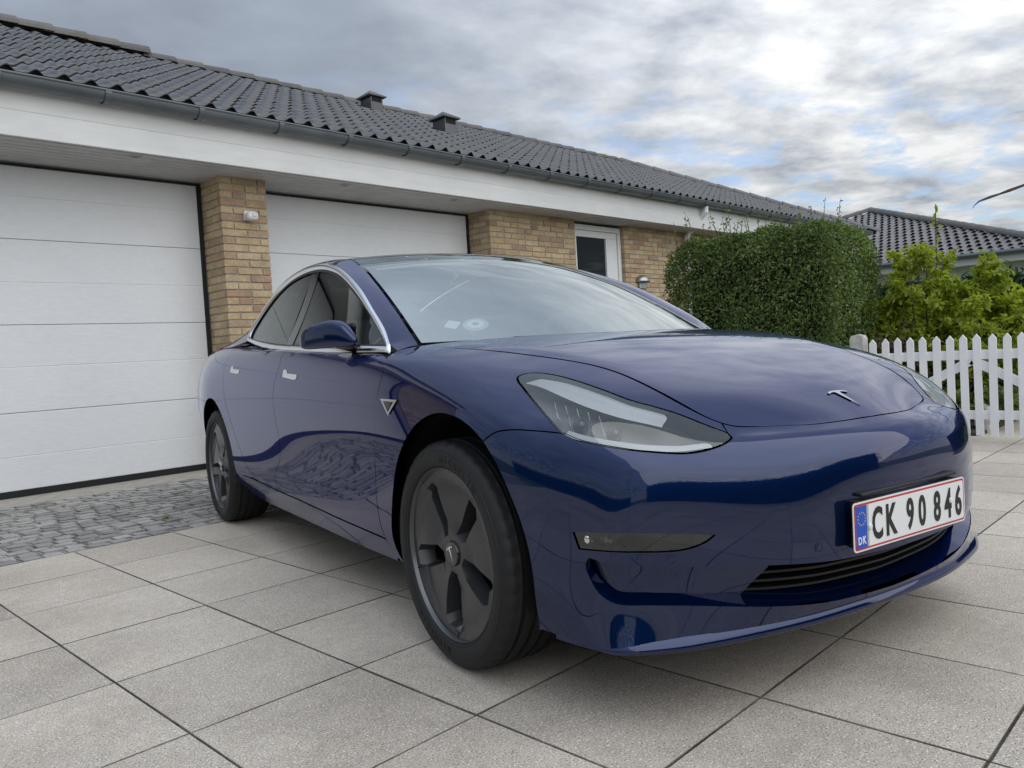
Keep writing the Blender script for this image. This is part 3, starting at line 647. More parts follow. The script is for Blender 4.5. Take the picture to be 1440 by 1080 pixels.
for v in bm.verts:
    n_ = 1+.16*math.sin(v.co.x*4+1)*math.sin(v.co.y*5)+.08*math.sin(v.co.z*9+v.co.x*7); v.co = Vector((v.co.x*.09*n_, v.co.y*.08*n_, v.co.z*.13*n_+.10))
me = bpy.data.meshes.new('stone'); bm.to_mesh(me); bm.free(); me.materials.append(simple('pale_stone', (.55, .53, .5), .9, var=.3, scale=25)); o = obj('garden_stone', me, None, (7.55, 1.80, 0)); tag(o, 'pale upright garden stone in the bed behind the gate', 'stone')
# tuft of weeds in a joint, wisp in the air at the right
r = np.random.default_rng(5)
def tuft(x, y, n, h, label, dry):
    V = []; F = []
    for k in range(n):
        a = r.uniform(0, 6.28); l = r.uniform(.4, 1)*h; d = np.array([math.cos(a), math.sin(a)]); b0 = np.array([x, y])+r.normal(0, .012, 2); w = np.array([-d[1], d[0]])*.0022
        p1 = b0+d*l*.35; p2 = b0+d*l*.9; i = len(V); V += [(*(b0-w), 0), (*(b0+w), 0), (*(p1+w), l*.6), (*(p1-w), l*.6), (*p2, l*.75)]; F += [(i, i+1, i+2, i+3), (i+3, i+2, i+4)]
    me = mesh('weed_tuft', [(a-x, c-y, e) for a, c, e in V], F, M['leaf_low'] if not dry else simple('dry_grass', (.20, .17, .09), .9)); o = obj('weed_tuft', me, None, (x, y, -.004)); tag(o, label, 'weed')
tuft(4.86, .955, 22, .085, 'tuft of grass growing from the slab joint right of the car', False)
tuft(2.62, 5.28, 30, .05, 'small green weed tuft between the granite setts near the middle of the cobbles', False)
tuft(3.05, 5.02, 34, .055, 'broad green weed tuft between the granite setts closest to the rear wheel', False)
tuft(1.95, 4.93, 20, .045, 'tiny green weed tuft between the granite setts near the slab edge', False)
# thin curled strand hanging in from the right
pth = [(10.60, 2.60, 2.28), (10.60, 2.575, 2.315), (10.60, 2.53, 2.35), (10.63, 2.42, 2.385), (10.65, 2.33, 2.405), (10.67, 2.24, 2.43), (10.67, 2.09, 2.465), (10.75, 1.6, 2.55), (10.9, .9, 2.4), (11.0, .3, 1.9), (11.1, 0, 1.3)]
st = MB(); st.tube(pth, [.003, .005, .010, .017, .012, .019, .015, .014, .013, .012, .012], 7)
tag(st.build('dry_tendril', simple('dry_stem', (.16, .12, .10), .8, var=.3, scale=8), smooth=True), 'thin curled brown tendril reaching in against the clouds from the right edge', 'tendril')
# what stands behind the photographer: a clipped hedge along the road and a low one at the far side of the drive
def back_hedge(box, label, seed):
    hedge('roadside_hedge', box, 9000, .12, M['leaf_hedge'], label, 'hedge', seed, depth=.2, lump=.1)
back_hedge((-7, 9, -9.4, -8.2, 0, 2.9), 'tall clipped hedge along the road behind the parked car', 51)
back_hedge((-13.2, -12.2, -8, 12, 0, 1.5), 'low clipped hedge at the far left side of the driveway', 52)
# ------------------------------------------------------------------ the car (car frame: x forward, y left, z up, origin under the front axle)
car = tag(empty('parked_car', (2.355, 1.533, 0)), 'dark blue metallic four-door electric saloon parked nose-out on the slab driveway', 'car')
car.rotation_euler[2] = rad(-102.96)
WL_CAR = Vector((0, 0, 0)); WL[car.name] = WL_CAR     # children are placed in car coordinates
def mat_paint():
    m, nt, b = new_mat('blue_metallic_paint'); setp(b, base=(.0012, .0130, .066), metal=.75, rough=.32, spec=.08, coat=1.0, coat_rough=.008, coat_ior=1.58)
    b.inputs['Specular Tint'].default_value = (.18, .34, .80, 1)
    v = nt.nodes.new('ShaderNodeTexVoronoi'); v.inputs['Scale'].default_value = 900; tc = nt.nodes.new('ShaderNodeTexCoord'); nt.links.new(tc.outputs['Object'], v.inputs['Vector'])
    nt.links.new(mixc(nt, 1.0, (.0011, .0127, .066), ramp(nt, v.outputs['Color'], [(0, .75), (1, 1.25)]), 'MULTIPLY'), b.inputs['Base Color'])
    return m
M['paint'] = mat_paint()
M['gloss_black'] = simple('gloss_black', (.006, .006, .007), .12, var=.02, coat=.5)
M['plastic'] = simple('black_plastic', (.012, .012, .013), .5, var=.1, scale=40)
M['grille'] = simple('grille_plastic', (.004, .004, .0045), .55)
M['liner'] = simple('wheel_arch_liner', (.004, .004, .005), .95, var=.1)
M['chrome'] = simple('satin_chrome', (.78, .79, .80), .14, metal=1.0, var=.02)
M['ws'] = mat_glass('windscreen_glass', (.90, .96, .94), .42, 1.6)
M['side_glass'] = mat_glass('side_window_glass', (.40, .47, .45), .03, 1.5)
M['roof_glass'] = mat_glass('tinted_roof_glass', (.66, .74, .72), .02, 1.45)
M['lens'] = mat_glass('headlamp_lens', (.95, .965, .97), .05, 1.55)
M['smoke_lens'] = mat_glass('fog_lamp_lens', (.30, .31, .31), .05, 1.5)
M['rubber'] = simple('tyre_rubber', (.006, .006, .0065), .62, var=.15, scale=60)
M['rim'] = simple('grey_wheel_cover', (.050, .051, .054), .22, metal=.3, var=.06, scale=30)
M['rim_dark'] = simple('dark_wheel', (.010, .010, .011), .35, metal=.3)
M['rim_lip'] = simple('rim_lip', (.13, .135, .14), .35, metal=.8)
M['seat'] = simple('dark_seat', (.055, .055, .058), .6)
M['trim_in'] = simple('interior_trim', (.10, .10, .098), .75)
M['headliner'] = simple('headliner', (.45, .45, .43), .9)
M['lamp_silver'] = simple('reflector_silver', (.70, .71, .73), .16, metal=1.0, var=.02)
M['lamp_grey'] = simple('lamp_housing_grey', (.12, .122, .128), .35, metal=.3, var=.05)
M['wing_white'] = simple('lamp_wing_silver', (.62, .63, .65), .28, metal=.15, var=.03)
M['drl'] = simple('white_light_guide', (.60, .62, .64), .3, var=.02)
def ip(x, keys):
    """smooth monotone (pchip) interpolation through (x, v...) keys"""
    ks = sorted(keys); X = np.array([k[0] for k in ks], float); V = np.array([k[1:] for k in ks], float)
    h = np.diff(X); d = np.diff(V, axis=0)/h[:, None]
    m = np.zeros_like(V); m[0] = d[0]; m[-1] = d[-1]
    for i in range(1, len(X)-1):
        for c in range(V.shape[1]):
            a, b = d[i-1, c], d[i, c]
            if a*b > 0:
                w1 = 2*h[i]+h[i-1]; w2 = h[i]+2*h[i-1]
                m[i, c] = (w1+w2)/(w1/a+w2/b)
    x = min(max(x, X[0]), X[-1]); i = min(max(int(np.searchsorted(X, x))-1, 0), len(X)-2)
    t = (x-X[i])/h[i]
    return ((2*t**3-3*t*t+1)*V[i]+(t**3-2*t*t+t)*h[i]*m[i]+(3*t*t-2*t**3)*V[i+1]+(t**3-t*t)*h[i]*m[i+1])

# rows: (x, |y|, z) keys along the flank, bottom row first
ROWS = [
 [(-3.8,.64,.34),(-3.4,.76,.27),(-2.9,.84,.225),(-2.3,.848,.21),(-1.4,.845,.20),(-.6,.845,.198),(-.2,.855,.20)],
 [(-3.8,.70,.42),(-3.4,.83,.37),(-2.9,.89,.33),(-2.3,.898,.318),(-1.4,.898,.31),(-.6,.898,.305),(-.2,.902,.31)],
 [(-3.8,.74,.50),(-3.4,.855,.46),(-2.9,.908,.44),(-2.3,.909,.43),(-1.4,.906,.42),(-.6,.908,.415),(-.2,.912,.42)],
 [(-3.8,.765,.60),(-3.4,.87,.58),(-2.9,.920,.565),(-2.3,.915,.555),(-1.4,.912,.545),(-.6,.913,.54),(-.2,.921,.54)],
 [(-3.8,.775,.70),(-3.4,.875,.69),(-2.9,.924,.68),(-2.3,.922,.67),(-1.4,.923,.66),(-.6,.923,.652),(-.2,.925,.65)],
 [(-3.8,.765,.80),(-3.4,.868,.79),(-2.9,.918,.78),(-2.3,.922,.765),(-1.4,.925,.755),(-.6,.924,.745),(-.2,.923,.742)],
 [(-3.8,.745,.88),(-3.4,.85,.875),(-2.9,.900,.87),(-2.3,.912,.855),(-1.4,.919,.84),(-.6,.916,.825),(-.2,.910,.815)],
 [(-3.8,.715,.95),(-3.4,.815,.95),(-2.9,.868,.945),(-2.3,.890,.925),(-1.4,.900,.905),(-.6,.896,.885),(-.2,.880,.868)],
 [(-3.8,.67,1.0),(-3.4,.77,1.0),(-2.9,.825,1.0),(-2.3,.855,.985),(-1.4,.868,.958),(-.6,.855,.928),(-.2,.825,.905)],
 [(-3.8,.58,1.03),(-3.4,.68,1.045),(-2.9,.73,1.045),(-2.3,.755,1.01),(-1.4,.76,.98),(-.6,.72,.955),(-.2,.645,.935)],
]
XS = [-3.8,-3.6,-3.3,-3.0,-2.7,-2.4,-2.1,-1.75,-1.4,-1.05,-.75,-.48,-.2]
COLS = [ # front columns, row 0 .. row 9
 [(.08,.86,.20),(.08,.904,.31),(.08,.914,.42),(.08,.922,.54),(.08,.923,.65),(.08,.917,.735),(.08,.895,.795),(.08,.853,.838),(.08,.775,.868),(.08,.578,.903)],
 [(.29,.855,.195),(.29,.89,.31),(.29,.90,.42),(.29,.905,.53),(.29,.903,.63),(.29,.89,.705),(.29,.862,.757),(.29,.815,.797),(.30,.725,.826),(.32,.503,.846)],
 [(.46,.83,.19),(.45,.85,.305),(.45,.855,.415),(.455,.858,.51),(.46,.85,.60),(.465,.83,.665),(.47,.795,.712),(.475,.745,.744),(.48,.65,.768),(.49,.497,.782)],
 [(.57,.80,.19),(.56,.79,.305),(.565,.79,.41),(.568,.785,.50),(.575,.77,.58),(.585,.742,.635),(.592,.70,.670),(.594,.65,.694),(.592,.57,.713),(.59,.478,.726)],
 [(.65,.735,.19),(.635,.715,.30),(.648,.71,.41),(.655,.705,.495),(.662,.687,.562),(.668,.655,.608),(.674,.61,.636),(.677,.56,.655),(.674,.50,.669),(.664,.446,.681)],
 [(.745,.42,.19),(.785,.42,.30),(.795,.42,.41),(.793,.42,.49),(.788,.41,.56),(.778,.395,.603),(.763,.375,.632),(.747,.355,.653),(.728,.33,.668),(.705,.30,.680)],
 [(.775,.21,.19),(.823,.21,.30),(.838,.21,.41),(.838,.21,.49),(.835,.205,.565),(.826,.20,.608),(.810,.19,.636),(.792,.18,.655),(.769,.165,.668),(.745,.15,.679)],
 [(.785,0,.19),(.836,0,.30),(.851,0,.41),(.852,0,.49),(.848,0,.565),(.839,0,.608),(.822,0,.636),(.804,0,.655),(.781,0,.668),(.760,0,.679)],
]
# hood / top grid control z at (x, frac columns): centre line heights
TOPC = [(-3.8,1.04),(-3.4,1.06),(-2.9,1.06),(-2.0,1.03),(-1.2,1.01),(-.75,1.005),(-.48,.992),(-.2,.956),(.08,.915),(.32,.854),(.49,.797),(.59,.750),(.664,.719)]
REARC = [(-3.90,.38),(-3.92,0)]
def build_cage():
    nr = len(ROWS)
    side = [[np.array([x, *ip(x, [(k[0],)+k[1:] for k in ROWS[j]])]) for j in range(nr)] for x in XS]
    for c in COLS: side.append([np.array(p, float) for p in c])
    # rear columns (towards y=0)
    rear = []
    for k, (rx, ry) in enumerate(REARC):
        col = []
        for j in range(nr):
            p = side[0][j].copy(); f = ry/.77
            col.append(np.array([p[0]-.10*(1-f)-.0, p[1]*f, p[2]+.01*(1-f)]))
        rear.append(col)
    cols = rear[::-1]+side          # centre rear -> ... -> centre front
    nc = len(cols); ci = len(rear)+len(XS)+4     # corner column index
    r0 = len(rear)                               # rear corner column
    verts = []; idx = {}
    def add(key, p):
        if key not in idx: idx[key] = len(verts); verts.append(tuple(p))
        return idx[key]
    faces = []
    for s in (1, -1):      # s=1: right (y<0) ; s=-1: left
        def vid(c, j):
            p = cols[c][j]; y = -p[1]*s
            key = ('r', c, j, 0 if abs(p[1]) < 1e-6 else s)
            return add(key, (p[0], y, p[2]))
        for c in range(nc-1):
            for j in range(nr-1):
                f = [vid(c, j), vid(c+1, j), vid(c+1, j+1), vid(c, j+1)]
                faces.append(f if s == 1 else f[::-1])
        # top grid: rows = columns r0..ci ; lateral 0(edge)..3(centre). rear lateral uses 2 rear cols, front 3 cols -> use 3 laterals
        nl = 3
        def tid(c, l):
            if l == 0: return vid(c, nr-1)
            if c == ci: return vid(ci+l, nr-1)
            if c == r0:
                if l == 3: return vid(0, nr-1)
                if l == 1:
                    p = (cols[r0][nr-1]*.4+cols[r0-1][nr-1]*.6); return add(('t', c, l, s), (p[0], -p[1]*s, p[2]))
                if l == 2: return vid(r0-1, nr-1)
            e = cols[c][nr-1]; x = e[0]; zc = ip(x, TOPC)[0]
            fr = {1: .66, 2: .33, 3: 0.}[l]
            t = (c-(len(rear)+len(XS)))/4.0
            xx = x
            if c > len(rear)+len(XS)-1:    # bend rows toward the front edge
                fx = cols[ci+l][nr-1][0]-cols[ci][nr-1][0]
                w = max(0, min(1, (x-.08)/(.664-.08)))
                xx = x+fx*w*w; zc = ip(min(xx, .664) if False else x, TOPC)[0]
            z = e[2]+(zc-e[2])*(1-fr*fr)
            if c > len(rear)+len(XS)-1:
                z = z-(xx-x)*.30
            key = ('t', c, l, 0 if l == 3 else s)
            return add(key, (xx, -e[1]*fr*s, z))
        for c in range(r0, ci):
            for l in range(nl):
                f = [tid(c, l), tid(c+1, l), tid(c+1, l+1), tid(c, l+1)]
                faces.append(f if s == 1 else f[::-1])
    return np.array(verts), faces, idx
def crease_edges(idx):
    """the beak line across the nose and the ridge along the bonnet edge"""
    E = {}; c0 = 2+len(XS)      # first hand-placed front column
    for s in (1, -1):
        def k(c, j): return idx.get(('r', c, j, s), idx.get(('r', c, j, 0)))
        for c in range(c0+3, c0+7): E[frozenset((k(c, 5), k(c+1, 5)))] = .42
        for c in range(c0-2, c0+4): E[frozenset((k(c, 9), k(c+1, 9)))] = .5
    return E
def subdiv(verts, faces, lev=4, fit=2, idx=None):
    V = verts.copy()
    for it in range(fit+1):
        me = bpy.data.meshes.new('c'); me.from_pydata([tuple(v) for v in V], [], faces); me.update()
        if idx:
            cr_ = crease_edges(idx); at = me.attributes.new('crease_edge', 'FLOAT', 'EDGE')
            for e_ in me.edges:
                w_ = cr_.get(frozenset(e_.vertices))
                if w_: at.data[e_.index].value = w_
        ob = bpy.data.objects.new('c', me); bpy.context.scene.collection.objects.link(ob)
        m = ob.modifiers.new('s', 'SUBSURF'); m.levels = lev if it == fit else 2; m.use_limit_surface = True; m.boundary_smooth = 'ALL'
        dg = bpy.context.evaluated_depsgraph_get(); e = ob.evaluated_get(dg).to_mesh()
        co = np.empty(len(e.vertices)*3); e.vertices.foreach_get('co', co); co = co.reshape(-1, 3)
        if it < fit:
            V = V+(verts-co[:len(V)])*.8
        else:
            polys = [tuple(p.vertices) for p in e.polygons]
            nrm = np.empty(len(e.vertices)*3); e.vertices.foreach_get('normal', nrm); nrm = nrm.reshape(-1, 3)
        ob.evaluated_get(dg).to_mesh_clear()
        bpy.data.objects.remove(ob); bpy.data.meshes.remove(me)
    return co, polys, nrm
class Surf:
    def __init__(s, co, polys, nrm):
        tris = []
        for p in polys:
            tris.append((p[0], p[1], p[2]))
            if len(p) == 4: tris.append((p[0], p[2], p[3]))
        s.co, s.nrm, s.tris = co, nrm, tris
        s.bvh = BVHTree.FromPolygons([tuple(c) for c in co], tris)
    def _n(s, loc, i):
        a, b, c = s.tris[i]; A, B, C = s.co[a], s.co[b], s.co[c]; p = np.array(loc)
        v0, v1, v2 = B-A, C-A, p-A
        d00, d01, d11, d20, d21 = v0@v0, v0@v1, v1@v1, v2@v0, v2@v1
        dn = d00*d11-d01*d01 or 1e-12
        v = (d11*d20-d01*d21)/dn; w = (d00*d21-d01*d20)/dn
        n = s.nrm[a]*(1-v-w)+s.nrm[b]*v+s.nrm[c]*w
        return n/np.linalg.norm(n)
    def ray(s, o, d, dist=20):
        l, n, i, t = s.bvh.ray_cast(Vector(o), Vector(d).normalized(), dist)
        if l is None: return None
        return np.array(l), s._n(l, i)
    def near(s, p):
        l, n, i, t = s.bvh.find_nearest(Vector(p))
        return np.array(l), s._n(l, i)

cv_, cf_, ci_ = build_cage(); co_, po_, nr_ = subdiv(cv_, cf_, 4, 2, ci_)
body = Surf(co_, po_, nr_)

def cr(pts, step=.012):
    """Catmull-Rom through the points, evenly resampled"""
    P = np.array(pts, float)
    if len(P) < 3:
        n = max(2, int(np.linalg.norm(P[-1]-P[0])/step)+1); return [P[0]+(P[-1]-P[0])*t for t in np.linspace(0, 1, n)]
    Q = np.vstack([2*P[0]-P[1], P, 2*P[-1]-P[-2]]); out = []
    for i in range(1, len(Q)-2):
        p0, p1, p2, p3 = Q[i-1:i+3]; m = max(2, int(np.linalg.norm(p2-p1)/(step*.5)))
        a = np.linalg.norm(p1-p0)**.5+1e-6; b_ = np.linalg.norm(p2-p1)**.5+1e-6; c = np.linalg.norm(p3-p2)**.5+1e-6
        m1 = (p2-p1)+b_*((p1-p0)/a-(p2-p0)/(a+b_)); m2 = (p2-p1)+b_*((p3-p2)/c-(p3-p1)/(b_+c))
        for t in np.linspace(0, 1, m, endpoint=False): out.append((2*t**3-3*t*t+1)*p1+(t**3-2*t*t+t)*m1+(3*t*t-2*t**3)*p2+(t**3-t*t)*m2)
    out.append(P[-1]); out = np.array(out); s = np.r_[0, np.cumsum(np.linalg.norm(np.diff(out, axis=0), axis=1))]
    n = max(2, int(round(s[-1]/step))+1); u = np.linspace(0, s[-1], n)
    return [np.array([np.interp(v, s, out[:, k]) for k in range(out.shape[1])]) for v in u]
def loop(*segs, step=.012):
    L = []
    for s in segs:
        c = cr(s, step)
        if L and np.linalg.norm(L[-1]-c[0]) < 1e-6: c = c[1:]
        L += c
    if np.linalg.norm(L[0]-L[-1]) < 1e-6: L = L[:-1]
    return L
class Ortho:
    def __init__(s, d, u, v): s.d = np.array(d, float)/np.linalg.norm(d); s.u = np.array(u, float); s.u -= s.d*(s.u@s.d); s.u /= np.linalg.norm(s.u); s.v = np.cross(s.d, s.u); s.v *= np.sign(s.v@np.array(v)) or 1
    def to2(s, p): p = np.asarray(p); return np.array([p@s.u, p@s.v])
    def ray(s, q): return s.u*q[0]+s.v*q[1]-s.d*6, s.d
class Sphere_:
    def __init__(s, c): s.c = np.array(c, float)
    def to2(s, p): d = np.asarray(p)-s.c; return np.array([math.atan2(d[1], d[0]), math.atan2(d[2], math.hypot(d[0], d[1]))])
    def ray(s, q):
        d = np.array([math.cos(q[1])*math.cos(q[0]), math.cos(q[1])*math.sin(q[0]), math.sin(q[1])]); return s.c+d*4, -d
SIDE = Ortho((0, 1, 0), (1, 0, 0), (0, 0, 1)); TOP = Ortho((0, 0, -1), (1, 0, 0), (0, 1, 0))
FEND = Ortho((-.12, 1, -.85), (1, 0, 0), (0, 0, 1)); NOSE = Sphere_((-.15, 0, .30))
def inside(P, poly):
    x, y = P[:, 0], P[:, 1]; r_ = np.zeros(len(P), bool); n = len(poly)
    for i in range(n):
        (x1, y1), (x2, y2) = poly[i], poly[(i+1) % n]
        c = (y1 > y) != (y2 > y)
        if y1 != y2: r_ ^= c & (x < (x2-x1)*(y-y1)/(y2-y1)+x1)
    return r_
def near_dist(P, poly):
    d = np.full(len(P), 1e9); poly = np.asarray(poly); n = len(poly)
    for i in range(n):
        a, b_ = poly[i], poly[(i+1) % n]; ab = b_-a; t = np.clip(((P-a)@ab)/(ab@ab+1e-15), 0, 1); d = np.minimum(d, np.linalg.norm(P-a-t[:, None]*ab, axis=1))
    return d
def inset2(poly, g):
    P = np.asarray(poly); A = .5*np.sum(P[:, 0]*np.roll(P[:, 1], -1)-np.roll(P[:, 0], -1)*P[:, 1]); s = 1 if A > 0 else -1
    e1 = P-np.roll(P, 1, 0); e2 = np.roll(P, -1, 0)-P
    n1 = np.stack([-e1[:, 1], e1[:, 0]], 1)*s; n2 = np.stack([-e2[:, 1], e2[:, 0]], 1)*s
    n1 /= np.linalg.norm(n1, axis=1)[:, None]+1e-12; n2 /= np.linalg.norm(n2, axis=1)[:, None]+1e-12
    n = n1+n2; L = np.linalg.norm(n, axis=1)[:, None]; n = n/(L+1e-9)/np.maximum(L/2, .5)
    return P+n*g, n*0+((n1+n2)/(L+1e-9))
def panel(name, outline, proj, mat, holes=(), spacing=.022, gap=.0017, depth=.014, offset=0.0, surf=None, parent=None, mirror=True, flat2=False, hole_depth=None, holegap=0):
    """a body panel: outline (3-D points on or near the body) trimmed out of the smooth body surface, edges turned in"""
    surf = surf or body; loops2 = []
    for k, lp in enumerate([outline]+list(holes)):
        q = np.array([proj.to2(p) for p in lp]); q, _ = inset2(q, gap if k == 0 else -holegap)
        loops2.append(q)
    allp = np.vstack(loops2); lo, hi = allp.min(0), allp.max(0)
    gx, gy = np.meshgrid(np.arange(lo[0], hi[0], spacing), np.arange(lo[1], hi[1], spacing*.87)); gx[1::2] += spacing/2
    G = np.stack([gx.ravel(), gy.ravel()], 1); ok = inside(G, loops2[0])
    for h in loops2[1:]: ok &= ~inside(G, h)
    G = G[ok]
    for l in loops2:
        if len(G): G = G[near_dist(G, l) > spacing*.45]
    pts = [tuple(p) for l in loops2 for p in l]+[tuple(p) for p in G]; edges = []; o_ = 0; rings = []
    for l in loops2:
        n = len(l); edges += [(o_+i, o_+(i+1) % n) for i in range(n)]; rings.append(list(range(o_, o_+n))); o_ += n
    r_ = delaunay_2d_cdt([Vector(p) for p in pts], edges, [], 0, 1e-7)
    V2 = np.array([tuple(v) for v in r_[0]]); T = np.array([f for f in r_[2] if len(f) == 3]); cen = V2[T].mean(1)
    ok = inside(cen, loops2[0])
    for h in loops2[1:]: ok &= ~inside(cen, h)
    T = T[ok]; used = sorted(set(T.ravel())); mp = {u: i for i, u in enumerate(used)}
    new_of = {}
    for i, orig in enumerate(r_[3]):
        for q in orig: new_of[q] = i
    P = []; Nn = []
    for u in used:
        o0, d = proj.ray(V2[u]); h = surf.ray(o0, d)
        if h is None:
            h = surf.near(o0+d*3.0)
        P.append(h[0]+h[1]*offset); Nn.append(h[1])
    F = []
    for t in T:
        a, b_, c = (mp[k] for k in t); n = np.cross(P[b_]-P[a], P[c]-P[a]); F.append((a, b_, c) if n@Nn[a] > 0 else (a, c, b_))
    # turned-in edge: a small rounded return
    for k, ring in enumerate(rings):
        ids = [mp.get(new_of.get(i, -1), None) for i in ring]; ids = [i for i in ids if i is not None]
        m = len(ids); dd = depth if k == 0 else (hole_depth or depth)
        if dd <= 0 or m < 3: continue
        base = len(P)
        for j, i in enumerate(ids):
            t = P[ids[(j+1) % m]]-P[ids[j-1]]; t /= np.linalg.norm(t)+1e-12; out = np.cross(t, Nn[i])
            P.append(P[i]); Nn.append(Nn[i]*.55+out*.83*0); P.append(P[i]-Nn[i]*dd); Nn.append(None)
        # orientation of the return faces
        for j in range(m):
            a, b_ = base+2*j, base+2*((j+1) % m); F.append((a, b_, b_+1, a+1))
        for j in range(m):
            i = ids[j]; t = P[ids[(j+1) % m]]-P[ids[j-1]]; t /= np.linalg.norm(t)+1e-12; out = np.cross(t, Nn[i])
            Nn[base+2*j] = out; Nn[base+2*j+1] = out
        # make sure 'out' points away from the panel: compare with centroid direction of the first neighbouring triangle
        i0 = ids[0]; tri = next(f for f in F if len(f) == 3 and i0 in f); cdir = (P[tri[0]]+P[tri[1]]+P[tri[2]])/3-P[i0]
        if Nn[base]@cdir > 0:
            for j in range(2*m): Nn[base+j] = -Nn[base+j]
            F[-m:] = [f[::-1] for f in F[-m:]]
    def mk(sg):
        PP = [(p[0], p[1]*sg, p[2]) for p in P]; NN = [(n[0], n[1]*sg, n[2]) for n in Nn]; FF = F if sg == 1 else [f[::-1] for f in F]
        me = mesh(name, PP, FF, mat, smooth=True); me.normals_split_custom_set_from_vertices([Vector(n).normalized() for n in NN]); return obj(name, me, parent or car)
    o = mk(1); o2 = mk(-1) if mirror else None
    return o, o2
R = lambda pts: [np.array((x, -abs(y), z), float) for x, y, z in pts]
def XZ(pts, y=-.92): return [np.array((x, y, z), float) for x, z in pts]
# --- shared shut lines
ARCH = [(-.402, .205), (-.395, .27), (-.372, .365), (-.334, .47), (-.272, .572), (-.185, .656), (-.085, .715), (.02, .741), (.10, .737), (.18, .713), (.245, .675), (.302, .613), (.342, .545), (.370, .48), (.386, .41), (.391, .34), (.384, .27), (.372, .205), (.368, .185)]
iS = 10
arch3 = []
for x, z in ARCH:
    h = body.ray((x, -3, z), (0, 1, 0)); arch3.append(h[0] if h is not None else np.array((x, -.86, z)))
DG = [(-.442, .205), (-.458, .30), (-.476, .375), (-.480, .436), (-.452, .58), (-.420, .70), (-.392, .79), (-.383, .86), (-.392, .90)]
BG = [(-1.535, .975), (-1.508, .90), (-1.530, .84), (-1.562, .77), (-1.560, .70), (-1.550, .60), (-1.556, .525), (-1.575, .48), (-1.612, .448), (-1.66, .410), (-1.69, .322)]
RG = [(-2.62, 1.0), (-2.575, .92), (-2.53, .83), (-2.495, .74), (-2.44, .66), (-2.38, .585), (-2.33, .52), (-2.27, .462), (-2.18, .395), (-2.06, .336)]
HOOD = R([(-.425, .742, .944), (-.33, .735, .938), (-.208, .715, .925), (-.10, .690, .913), (0, .662, .899), (.08, .638, .888), (.155, .608, .875), (.229, .575, .861), (.289, .549, .846), (.36, .530, .825), (.414, .522, .806), (.483, .512, .778), (.555, .493, .741), (.612, .468, .711), (.642, .445, .695)])
HCORN = R([(.642, .445, .695), (.660, .424, .687), (.676, .390, .683)])
HFRONT = R([(.676, .390, .683), (.694, .345, .682), (.712, .293, .680), (.737, .222, .676), (.756, .12, .676)])+[np.array((.763, 0, .677))]
HLT = R([(.692, .466, .665), (.673, .461, .676), (.642, .484, .691), (.58, .534, .726), (.539, .574, .746), (.497, .612, .764), (.434, .639, .789), (.366, .662, .812), (.293, .686, .832), (.245, .712, .842), (.222, .742, .843), (.222, .770, .836), (.245, .788, .825), (.277, .798, .812), (.346, .811, .776), (.422, .815, .728), (.462, .811, .699)])
HLB = R([(.462, .811, .699), (.475, .804, .693), (.501, .791, .682), (.54, .764, .671), (.578, .731, .661), (.617, .691, .652), (.669, .612, .641), (.686, .567, .642), (.697, .522, .649), (.698, .489, .657), (.692, .466, .665)])
SEAM = R([(.462, .811, .699), (.401, .845, .705), (.337, .873, .707), (.285, .892, .699)])+[arch3[iS]]
def mir(L): return [np.array((p[0], -p[1], p[2])) for p in L]
# bonnet: right half outline + mirrored
COWL = [np.array((-.425, -.742, .944)), np.array((-.345, -.60, .95)), np.array((-.27, -.42, .95)), np.array((-.215, -.21, .95)), np.array((-.195, 0, .95))]
half = loop(COWL[::-1], HOOD, HCORN, HFRONT)
full = half+mir(half[1:-1])[::-1]
panel('bonnet', full, TOP, M['paint'], mirror=False, spacing=.024)
# front wing
wing = loop(XZ(DG, -.9), [XZ([DG[-1]])[0], np.array((-.425, -.85, .915)), np.array((-.445, -.80, .935)), HOOD[0]], HOOD, [HOOD[-1], HLT[1]], HLT[1:], SEAM, arch3[:iS+1][::-1], [arch3[0], XZ([DG[0]])[0]])
panel('front_wing', wing, FEND, M['paint'], spacing=.02, depth=.02)
# front bumper skin with lamp slots and the lower opening
FOG = R([(.508, .829, .466), (.57, .785, .4665), (.64, .724, .466), (.69, .655, .460), (.726, .574, .450), (.718, .588, .438), (.704, .612, .426), (.681, .653, .418), (.614, .754, .421), (.545, .805, .423), (.519, .821, .424)])
fogl = loop(FOG[:5], FOG[4:9], FOG[8:], [FOG[-1], FOG[0]], step=.008)
OB = R([(.540, .807, .405), (.530, .812, .388), (.540, .806, .352), (.557, .795, .320), (.590, .777, .300), (.642, .707, .293), (.691, .619, .284), (.736, .519, .270), (.774, .409, .255), (.80, .23, .236)])+[np.array((.806, 0, .228))]
OT = [np.array((.845, 0, .346))]+R([(.842, .11, .347), (.83, .254, .351), (.804, .381, .359), (.77, .468, .366), (.704, .605, .377), (.647, .705, .386), (.577, .784, .396), (.540, .807, .405)])
hb = loop(OB, step=.012); ht = loop(OT, step=.012)
hole = hb+[np.array((p[0], -p[1], p[2])) for p in hb[:-1]][::-1]
htl = [np.array((p[0], -p[1], p[2])) for p in ht[::-1]][1:]        # left side, outer end -> centre
hole = hb[:-1]+[np.array((p[0], -p[1], p[2])) for p in hb][::-1]+[p for p in htl]+ht[1:-1]
LIPB = [np.array(p) for p in ((.372, -.862, .185), (.43, -.85, .178), (.52, -.815, .176), (.60, -.765, .18), (.66, -.66, .186), (.715, -.52, .190), (.76, -.36, .192), (.785, -.18, .192), (.792, 0, .192))]
bh = loop(HFRONT[::-1], HCORN[::-1], [HOOD[-1], HLT[1]], [HLT[1], HLT[0]], HLB[::-1], SEAM, arch3[iS:], [arch3[-1], LIPB[0]], LIPB)
bfull = bh+mir(bh[1:-1])[::-1]
